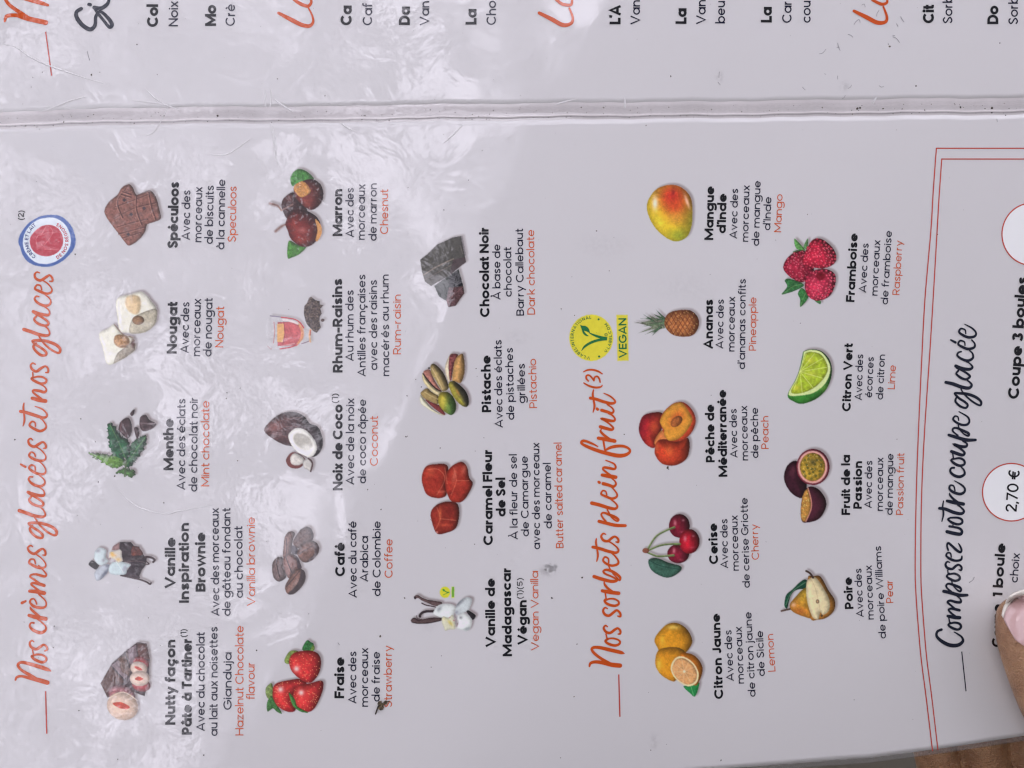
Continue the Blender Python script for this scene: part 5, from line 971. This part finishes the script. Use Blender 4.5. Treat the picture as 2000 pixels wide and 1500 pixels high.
def tubes(name, paths, mat, seg=5):
    V = []; F = []; n = 0
    for P, r in paths:
        P = np.asarray(P, float); T = np.gradient(P, axis=0); T /= np.linalg.norm(T, axis=1)[:, None]+1e-12; up = np.array([0, 0, 1.]); A_v = np.cross(T, up); A_v /= np.linalg.norm(A_v, axis=1)[:, None]+1e-9; B_v = np.cross(A_v, T)
        r = np.zeros(len(P))+r
        for k in range(seg): pass
        an = np.linspace(0, 2*math.pi, seg+1)[:-1]; R_ = P[:, None]+r[:, None, None]*(np.cos(an)[None, :, None]*A_v[:, None]+np.sin(an)[None, :, None]*B_v[:, None]); V.append(R_.reshape(-1, 3))
        for i in range(len(P)-1):
            for k in range(seg): F.append([n+i*seg+k, n+i*seg+(k+1) % seg, n+(i+1)*seg+(k+1) % seg, n+(i+1)*seg+k])
        F.append([n+k for k in range(seg)]); F.append([n+(len(P)-1)*seg+k for k in range(seg)][::-1]); n += len(P)*seg
    return mesh_obj(name, np.concatenate(V), F, mat, smooth=True)
HR = [[(1600,105),(1606,104),(1611,99),(1613,96)],[(1656,67),(1662,69),(1666,73)],[(1712,32),(1713,26),(1717,20)],[(1668,48),(1672,42),(1678,38),(1680,44)],[(1683,10),(1688,8),(1690,14)],[(1759,32),(1762,38),(1766,43)],[(1744,72),(1751,75),(1757,83)],[(1743,70),(1748,69)],[(1751,46),(1754,52)],[(1567,170),(1573,176)],[(1636,155),(1636,148)],[(1656,173),(1661,170),(1663,166)],[(1717,167),(1721,170),(1726,169)],[(1645,193),(1649,190),(1651,186)],[(1636,84),(1638,92),(1641,99)],[(1634,93),(1640,92)],[(1893,1138),(1900,1133),(1903,1127)],[(1405,140),(1404,152)],[(1402,160),(1407,166)],[(1610,144),(1613,145)],[(1948,238),(1947,232)],[(660,1255),(663,1260)],[(170,100),(175,118)]]
lo = tubes('lint', [(AT(catmull(np.array(q, float), 4)[:, 0], catmull(np.array(q, float), 4)[:, 1], 7e-5), 6e-5) for q in HR], lint, 4)
tag(lo, 'fine grey hairs lying near the top right of the menu', 'lint', kind='stuff')
# dried flower bit by the word Strawberry
fl = tag(empty('dried_flower', AT([745], [1378])[0].tolist()), 'shrivelled brown plant bit lying at the start of the word Strawberry', 'dried flower')
b0 = np.array(fl.location)
def k8(x, y, dz): q = K('P8', [(x, y)])[0]; return AT([q[0]], [q[1]], dz)[0]-b0
stem = tubes('stem', [([k8(625,1030,2e-4), k8(655,930,3e-4), k8(690,830,5e-4), k8(730,730,7e-4)], [2.2e-4, 2.4e-4, 2.3e-4, 2.6e-4])], dirt, 7); stem.parent = fl
def lump(name, cx, cy, rx, ry, rz, rot, sd, parent):
    bm = bmesh.new(); bmesh.ops.create_icosphere(bm, subdivisions=3, radius=1); c = k8(cx, cy, rz*.8); rr = np.random.RandomState(sd)
    for v in bm.verts:
        n_ = 1+.38*(vnoise(np.array(v.co.x*2.3+sd*5), np.array(v.co.y*2.3+v.co.z*2))-.5)*2; x, y, z = v.co.x*rx*n_, v.co.y*ry*n_, v.co.z*rz*n_
        v.co = Vector((c[0]+x*math.cos(rot)-y*math.sin(rot), c[1]+x*math.sin(rot)+y*math.cos(rot), c[2]+z))
    me = bpy.data.meshes.new(name); bm.to_mesh(me); bm.free(); me.materials.append(brown); o = bpy.data.objects.new(name, me); COL.objects.link(o); o.parent = parent; return o
brown = bpy.data.materials.new('dried_petal'); brown.use_nodes = True; bp_ = brown.node_tree.nodes['Principled BSDF']; bp_.inputs['Roughness'].default_value = .75
g_ = N(brown.node_tree, 'ShaderNodeNewGeometry'); nn = N(brown.node_tree, 'ShaderNodeTexNoise'); nn.inputs['Scale'].default_value = 1500; cr = N(brown.node_tree, 'ShaderNodeValToRGB')
cr.color_ramp.elements[0].color = (.02, .014, .008, 1); cr.color_ramp.elements[1].color = (.22, .17, .09, 1); cr.color_ramp.elements[0].position = .38; cr.color_ramp.elements[1].position = .68
brown.node_tree.links.new(g_.outputs['Position'], nn.inputs['Vector']); brown.node_tree.links.new(nn.outputs['Fac'], cr.inputs['Fac']); brown.node_tree.links.new(cr.outputs['Color'], bp_.inputs['Base Color'])
E_ = PX/18.75
lump('bud', 825, 790, 85*E_, 80*E_, 70*E_, 0, 1, fl); lump('petal', 780, 640, 62*E_, 100*E_, 45*E_, -.2, 2, fl); lump('petal', 900, 660, 50*E_, 110*E_, 40*E_, -.9, 3, fl); lump('petal', 985, 605, 60*E_, 75*E_, 38*E_, .4, 4, fl); lump('petal', 1090, 560, 55*E_, 18*E_, 20*E_, .2, 5, fl)

# ------------------------------------------------------------------ the hand holding the corner
skin = bpy.data.materials.new('skin'); skin.use_nodes = True; sn = skin.node_tree; sp_ = sn.nodes['Principled BSDF']
g_ = N(sn, 'ShaderNodeNewGeometry'); n1 = N(sn, 'ShaderNodeTexNoise'); n1.inputs['Scale'].default_value = 130; n1.inputs['Detail'].default_value = 5; cr = N(sn, 'ShaderNodeValToRGB')
cr.color_ramp.elements[0].color = (.27, .135, .068, 1); cr.color_ramp.elements[1].color = (.45, .26, .14, 1); cr.color_ramp.elements[0].position = .35; cr.color_ramp.elements[1].position = .68
n2 = N(sn, 'ShaderNodeTexVoronoi'); n2.inputs['Scale'].default_value = 1900; n3 = N(sn, 'ShaderNodeTexNoise'); n3.inputs['Scale'].default_value = 620; n3.inputs['Detail'].default_value = 4; n3.inputs['Distortion'].default_value = 1.2
b1 = N(sn, 'ShaderNodeBump'); b1.inputs['Strength'].default_value = .9; b1.inputs['Distance'].default_value = .00025; b2 = N(sn, 'ShaderNodeBump'); b2.inputs['Strength'].default_value = 1.0; b2.inputs['Distance'].default_value = .0006
for n_ in (n1, n2, n3): sn.links.new(g_.outputs['Position'], n_.inputs['Vector'])
sn.links.new(n1.outputs['Fac'], cr.inputs['Fac']); sn.links.new(cr.outputs['Color'], sp_.inputs['Base Color']); sn.links.new(n2.outputs['Distance'], b1.inputs['Height']); sn.links.new(n3.outputs['Fac'], b2.inputs['Height']); sn.links.new(b1.outputs['Normal'], b2.inputs['Normal']); sn.links.new(b2.outputs['Normal'], sp_.inputs['Normal'])
sp_.inputs['Roughness'].default_value = .36; sp_.inputs['Specular IOR Level'].default_value = .6; sp_.inputs['Subsurface Weight'].default_value = .15; sp_.inputs['Subsurface Radius'].default_value = (.004, .0015, .0008); sp_.inputs['Subsurface Scale'].default_value = 1.0
zp = float(H(1990, 1230))
person = tag(empty('person', AT([2080], [1560], z=zp-.03)[0].tolist()), 'hand with a french-manicured thumb pressing the lower right corner of the menu', 'person')
def limb(P, rw, rh, bm, seg=20, twist=(0, 0, 1)):
    """closed tube with elliptical sections, rounded at both ends"""
    P = catmull(np.array(P, float), 6); rw = np.interp(np.linspace(0, 1, len(P)), np.linspace(0, 1, len(rw)), rw); rh = np.interp(np.linspace(0, 1, len(P)), np.linspace(0, 1, len(rh)), rh)
    T = np.gradient(P, axis=0); T /= np.linalg.norm(T, axis=1)[:, None]; up = np.array(twist, float)
    rings = []
    ends = [(P[0], -T[0], rw[0], rh[0], 0), (P[-1], T[-1], rw[-1], rh[-1], 1)]
    secs = []
    for a in (80, 60, 40, 20): a = math.radians(a); secs.append((P[0]-T[0]*math.sin(a)*min(rw[0], rh[0])*1.0, T[0], rw[0]*math.cos(a), rh[0]*math.cos(a)))
    secs += [(P[i], T[i], rw[i], rh[i]) for i in range(len(P))]
    for a in (20, 40, 60, 80): a = math.radians(a); secs.append((P[-1]+T[-1]*math.sin(a)*min(rw[-1], rh[-1])*1.0, T[-1], rw[-1]*math.cos(a), rh[-1]*math.cos(a)))
    for (c, t_, a, b) in secs:
        s_ = np.cross(t_, up); s_ /= np.linalg.norm(s_); u_ = np.cross(s_, t_)
        rings.append([bm.verts.new(c+s_*a*math.cos(q)+u_*b*math.sin(q)) for q in np.linspace(0, 2*math.pi, seg+1)[:-1]])
    for r0, r1 in zip(rings[:-1], rings[1:]):
        for k in range(seg): bm.faces.new((r0[k], r0[(k+1) % seg], r1[(k+1) % seg], r1[k]))
    bm.faces.new(rings[0][::-1]); bm.faces.new(rings[-1])
    return P
def at3(x, y, z): return AT([x], [y], z=z)[0]
bm = bmesh.new(); mm = .001
TH = [at3(2001, 1201, zp+7.6*mm), at3(2016, 1240, zp+8.2*mm), at3(2038, 1297, zp+9*mm), at3(2067, 1370, zp+9.8*mm), at3(2099, 1440, zp+7*mm), at3(2113, 1540, zp-8*mm), at3(2108, 1660, zp-22*mm)]
limb(TH, [8.9*mm, 10.7*mm, 11.4*mm, 11.7*mm, 11.6*mm, 11*mm, 11.8*mm, 13.5*mm, 16*mm], [6.4*mm, 7.4*mm, 8.0*mm, 8.6*mm, 9*mm, 10*mm, 12*mm, 14*mm], bm)
zb = float(H(1950, 1420))-14*mm
# palm and heel of the hand, below the sheet
limb([at3(2020, 1640, zb-16*mm), at3(2090, 1700, zb-18*mm), at3(2200, 1830, zb-24*mm), at3(2330, 2080, zb-34*mm), at3(2480, 2400, zb-50*mm)], [22*mm, 34*mm, 35*mm, 29*mm, 30*mm], [12*mm, 14*mm, 15*mm, 17*mm, 19*mm], bm, 24)
# four unequal fingers curled under the sheet, pads against its back
for (pts, r) in (([(2120,1600,-12),(2105,1480,-5),(2095,1360,0),(2090,1270,1)], (9.2,8.2,7.4)), ([(2040,1610,-12),(2015,1490,-5),(2000,1350,0),(1990,1215,1)], (9.4,8.4,7.5)),
                 ([(1965,1620,-13),(1925,1510,-6),(1905,1380,-1),(1895,1260,0)], (8.9,7.9,7.0)), ([(1900,1650,-15),(1850,1550,-8),(1822,1455,-3),(1812,1370,-2)], (8.0,6.9,6.0))):
    Q = []
    for i_, (x, y, z) in enumerate(pts): Q.append(at3(x, y, min(float(H(x, y))-9.5*mm, zb+(z+6)*mm)))
    limb(Q, [r[0]*mm, r[1]*mm, r[2]*mm], [r[0]*.93*mm, r[1]*.93*mm, r[2]*.92*mm], bm, 18)
me = bpy.data.meshes.new('hand_raw'); bm.to_mesh(me); bm.free(); raw = bpy.data.objects.new('hand_raw', me); COL.objects.link(raw)
m_ = raw.modifiers.new('r', 'REMESH'); m_.mode = 'VOXEL'; m_.voxel_size = .0011; m_.use_smooth_shade = True
m_ = raw.modifiers.new('s', 'SMOOTH'); m_.factor = .6; m_.iterations = 8
bpy.context.view_layer.update(); ev = raw.evaluated_get(bpy.context.evaluated_depsgraph_get()); hm = bpy.data.meshes.new_from_object(ev); hm.name = 'hand'; hm.materials.clear(); hm.materials.append(skin)
bpy.data.objects.remove(raw); hm.polygons.foreach_set('use_smooth', [True]*len(hm.polygons))
hand = bpy.data.objects.new('hand', hm); COL.objects.link(hand)
from mathutils.bvhtree import BVHTree
bvh = BVHTree.FromPolygons([v.co.copy() for v in hm.vertices], [list(q.vertices) for q in hm.polygons])
# the holder stands close behind the lower edge: shirt and bare arm, outside the picture, shading the corner
def lump_mesh(name, build, vox, mat, parent):
    bm = bmesh.new(); build(bm); me = bpy.data.meshes.new(name+'_raw'); bm.to_mesh(me); bm.free(); r_ = bpy.data.objects.new(name+'_raw', me); COL.objects.link(r_)
    m = r_.modifiers.new('r', 'REMESH'); m.mode = 'VOXEL'; m.voxel_size = vox; m = r_.modifiers.new('s', 'SMOOTH'); m.factor = .6; m.iterations = 10
    bpy.context.view_layer.update(); h_ = bpy.data.meshes.new_from_object(r_.evaluated_get(bpy.context.evaluated_depsgraph_get())); h_.name = name; h_.materials.clear(); h_.materials.append(mat)
    bpy.data.objects.remove(r_); h_.polygons.foreach_set('use_smooth', [True]*len(h_.polygons)); o = bpy.data.objects.new(name, h_); COL.objects.link(o); o.parent = parent; o.location = -Vector(parent.location); return o
cloth_ = bpy.data.materials.new('olive_cotton'); cloth_.use_nodes = True; cloth_.node_tree.nodes['Principled BSDF'].inputs['Base Color'].default_value = (.11, .10, .078, 1); cloth_.node_tree.nodes['Principled BSDF'].inputs['Roughness'].default_value = .95
BX, BY = .21, -.275
def b_shirt(bm):
    V_ = lambda *q: np.array(q)
    limb([V_(BX, BY-.04, -.50), V_(BX, BY-.03, -.25), V_(BX, BY, 0.0), V_(BX, BY+.07, .24), V_(BX, BY+.14, .40)], [.17, .16, .18, .205, .15, .10], [.11, .105, .115, .12, .09, .07], bm, 24, (0, 1, 0))
    limb([V_(BX-.19, BY+.08, .27), V_(BX-.23, BY+.02, .12), V_(BX-.25, BY+.05, .02)], [.06, .055, .052], [.06, .055, .052], bm, 16, (0, 1, 0)); limb([V_(BX+.19, BY+.08, .27), V_(BX+.24, BY, .12), V_(BX+.26, BY-.02, .0)], [.06, .055, .052], [.06, .055, .052], bm, 16, (0, 1, 0))
lump_mesh('shirt', b_shirt, .008, cloth_, person)
# thumbnail: outline traced round the nail, laid over the thumb and domed
ax_ = np.array([.55, .835]); ax_ /= np.linalg.norm(ax_); sx_ = np.array([ax_[1], -ax_[0]])
NC = np.array([2012., 1209.])            # middle of the nail (photograph px)
def nail_pt(u, v, lift):                 # u across (-1..1), v along from free edge (0) to cuticle (1)
    half = 48.0*(1-.10*(1-v)**2)*(1-.22*max(0, v-.72)/.28)
    top = -62+26*(abs(u)**2.2); bot = 56-16*abs(u)**2.4
    q = NC+sx_*u*half+ax_*(top+(bot-top)*v)
    z = zp+14.6*mm; X_0, Y_0 = (q[0]-1000)*PX, (750-q[1])*PX; dvec = Vector((X_0, Y_0, -D)).normalized()
    hit = bvh.ray_cast(Vector((0, 0, D)), dvec)[0]
    base = np.array(hit) if hit is not None else at3(q[0], q[1], z)
    return base + np.array([0, 0, lift])
def nail(name, v0, v1, lift, mat, nu=25, nv=14):
    V = [nail_pt(u, v, lift*(1-.55*abs(u)**3)) for v in np.linspace(v0, v1, nv) for u in np.linspace(-1, 1, nu)]
    o = mesh_obj(name, V, grid_faces(nv, nu), mat, smooth=True); s_ = o.modifiers.new('smooth', 'SMOOTH'); s_.factor = .5; s_.iterations = 3; m2 = o.modifiers.new('thickness', 'SOLIDIFY'); m2.thickness = .0007; m2.offset = 0; return o
def gloss(name, rgb, bumpy=.25, coat=1.0):
    m = bpy.data.materials.new(name); m.use_nodes = True; q = m.node_tree; b = q.nodes['Principled BSDF']; b.inputs['Base Color'].default_value = (*rgb, 1); b.inputs['Roughness'].default_value = .28; b.inputs['Coat Weight'].default_value = coat; b.inputs['Coat Roughness'].default_value = .06
    g = N(q, 'ShaderNodeNewGeometry'); n = N(q, 'ShaderNodeTexNoise'); n.inputs['Scale'].default_value = 420; n.inputs['Detail'].default_value = 3; u = N(q, 'ShaderNodeBump'); u.inputs['Strength'].default_value = bumpy; u.inputs['Distance'].default_value = .0008
    q.links.new(g.outputs['Position'], n.inputs['Vector']); q.links.new(n.outputs['Fac'], u.inputs['Height']); q.links.new(u.outputs['Normal'], b.inputs['Normal']); q.links.new(u.outputs['Normal'], b.inputs['Coat Normal']); return m
M_NAIL = gloss('pink_nail', (.66, .44, .43)); M_TIP = gloss('white_nail_tip', (.84, .80, .72), .04, .15)
nl = nail('thumbnail', .085, 1, .00055, M_NAIL); tip = nail('white_tip', 0, .083, .00075, M_TIP, nv=5)
off_ = Vector(person.location)
for o in (hand, nl): o.parent = person; o.location = -off_
tip.parent = nl
nl['label'] = 'glossy pale pink thumbnail'; tip['label'] = 'white french tip of the thumbnail'

# ------------------------------------------------------------------ what lies beyond the menu: terrace floor below, parasol and added unseen neighbours above
fm = bpy.data.materials.new('stone_floor'); fm.use_nodes = True; q = fm.node_tree; b = q.nodes['Principled BSDF']; b.inputs['Roughness'].default_value = .85
g = N(q, 'ShaderNodeNewGeometry'); n = N(q, 'ShaderNodeTexNoise'); n.inputs['Scale'].default_value = 22; n.inputs['Detail'].default_value = 8; c = N(q, 'ShaderNodeValToRGB'); c.color_ramp.elements[0].color = (.085, .082, .066, 1); c.color_ramp.elements[1].color = (.24, .235, .205, 1); c.color_ramp.elements[0].position = .35; c.color_ramp.elements[1].position = .65
q.links.new(g.outputs['Position'], n.inputs['Vector']); q.links.new(n.outputs['Fac'], c.inputs['Fac']); q.links.new(c.outputs['Color'], b.inputs['Base Color'])
bm = bmesh.new(); bmesh.ops.create_grid(bm, x_segments=1, y_segments=1, size=30); me = bpy.data.meshes.new('terrace_floor'); bm.to_mesh(me); bm.free(); me.materials.append(fm); fo = bpy.data.objects.new('terrace_floor', me); fo.location = (0, 0, -.75); COL.objects.link(fo); tag(fo, 'blurred grey stone ground under the menu', kind='structure')

def parasol(c, ang, half, z0):
    root = tag(empty('parasol', (c[0], c[1], -.75)), 'square beige cafe parasol overhead, mirrored as the dull side of the menu film', 'parasol')
    cloth = bpy.data.materials.new('parasol_cloth'); cloth.use_nodes = True; q = cloth.node_tree; b = q.nodes['Principled BSDF']; b.inputs['Base Color'].default_value = (.47, .45, .43, 1); b.inputs['Roughness'].default_value = .9
    t_ = N(q, 'ShaderNodeBsdfTranslucent'); t_.inputs['Color'].default_value = (.58, .55, .54, 1); mx_ = N(q, 'ShaderNodeMixShader'); mx_.inputs[0].default_value = .22; o_ = q.nodes['Material Output']; q.links.new(b.outputs[0], mx_.inputs[1]); q.links.new(t_.outputs[0], mx_.inputs[2]); q.links.new(mx_.outputs[0], o_.inputs['Surface'])
    wood = bpy.data.materials.new('parasol_wood'); wood.use_nodes = True; wood.node_tree.nodes['Principled BSDF'].inputs['Base Color'].default_value = (.32, .19, .09, 1)
    rot = np.array([[math.cos(ang), -math.sin(ang)], [math.sin(ang), math.cos(ang)]]); n = 16; V = []; u = np.linspace(-1, 1, n+1)
    for j in u:
        for i in u:
            r = max(abs(i), abs(j)); xy = rot@np.array([i*half, j*half]); V.append((xy[0], xy[1], z0+.75+.45*(1-r)-.05*(1-abs(abs(i)-abs(j)))*r))
    cn = mesh_obj('canopy', V, grid_faces(n+1, n+1), cloth, root, True); m = cn.modifiers.new('t', 'SOLIDIFY'); m.thickness = .002
    for k in range(8):
        a = ang+k*math.pi/4; L_ = half*(1.414 if k % 2 else 1.0)*.98; e = np.array([math.cos(a)*L_, math.sin(a)*L_, z0+.75-.02]); tb = tubes('rib', [([np.array([0, 0, z0+1.17]), e], .012)], wood, 6); tb.parent = root
    tb = tubes('pole', [([np.array([0, 0, 0.0]), np.array([0.0005, 0, 1.0]), np.array([0, 0, z0+1.19])], .024)], wood, 12); tb.parent = root
    return root
e0, e1 = np.array([0.0, .62]), np.array([-.54, -.61]); dv = (e1-e0)/np.linalg.norm(e1-e0); nv_ = np.array([-dv[1], dv[0]])
PAR_C = (e0+e1)/2+nv_*1.5; GAP = 1.25
first = parasol(PAR_C, math.atan2(dv[1], dv[0]), 1.5, 1.6)
LBL = ['square beige cafe parasol overhead, mirrored as the dull side of the menu film', 'added unseen beige parasol of the same row, blocking skylight towards the top right of the menu', 'added unseen beige parasol of the same row, blocking skylight towards the foot of the menu',
       'added unseen beige parasol across the strip of open sky, blocking skylight left of the menu', 'added unseen beige parasol across the strip of open sky, blocking skylight beyond the top left', 'added unseen beige parasol across the strip of open sky, blocking skylight beyond the bottom left']
first['label'] = LBL[0]; first['group'] = 'square parasols shading the terrace'
for k, (i, j) in enumerate(((0, 1), (1, 0), (1, 1), (1, -1))):  # neighbours added out of view to cut skylight, so film reflections stand out
    r = first.copy(); COL.objects.link(r); r['label'] = LBL[(1, 3, 4, 5)[k]]; c = PAR_C+dv*3.15*j-nv_*(3.0+GAP)*i; r.location = (c[0], c[1], -.75)
    for ch in first.children:
        q = ch.copy(); COL.objects.link(q); q.parent = r
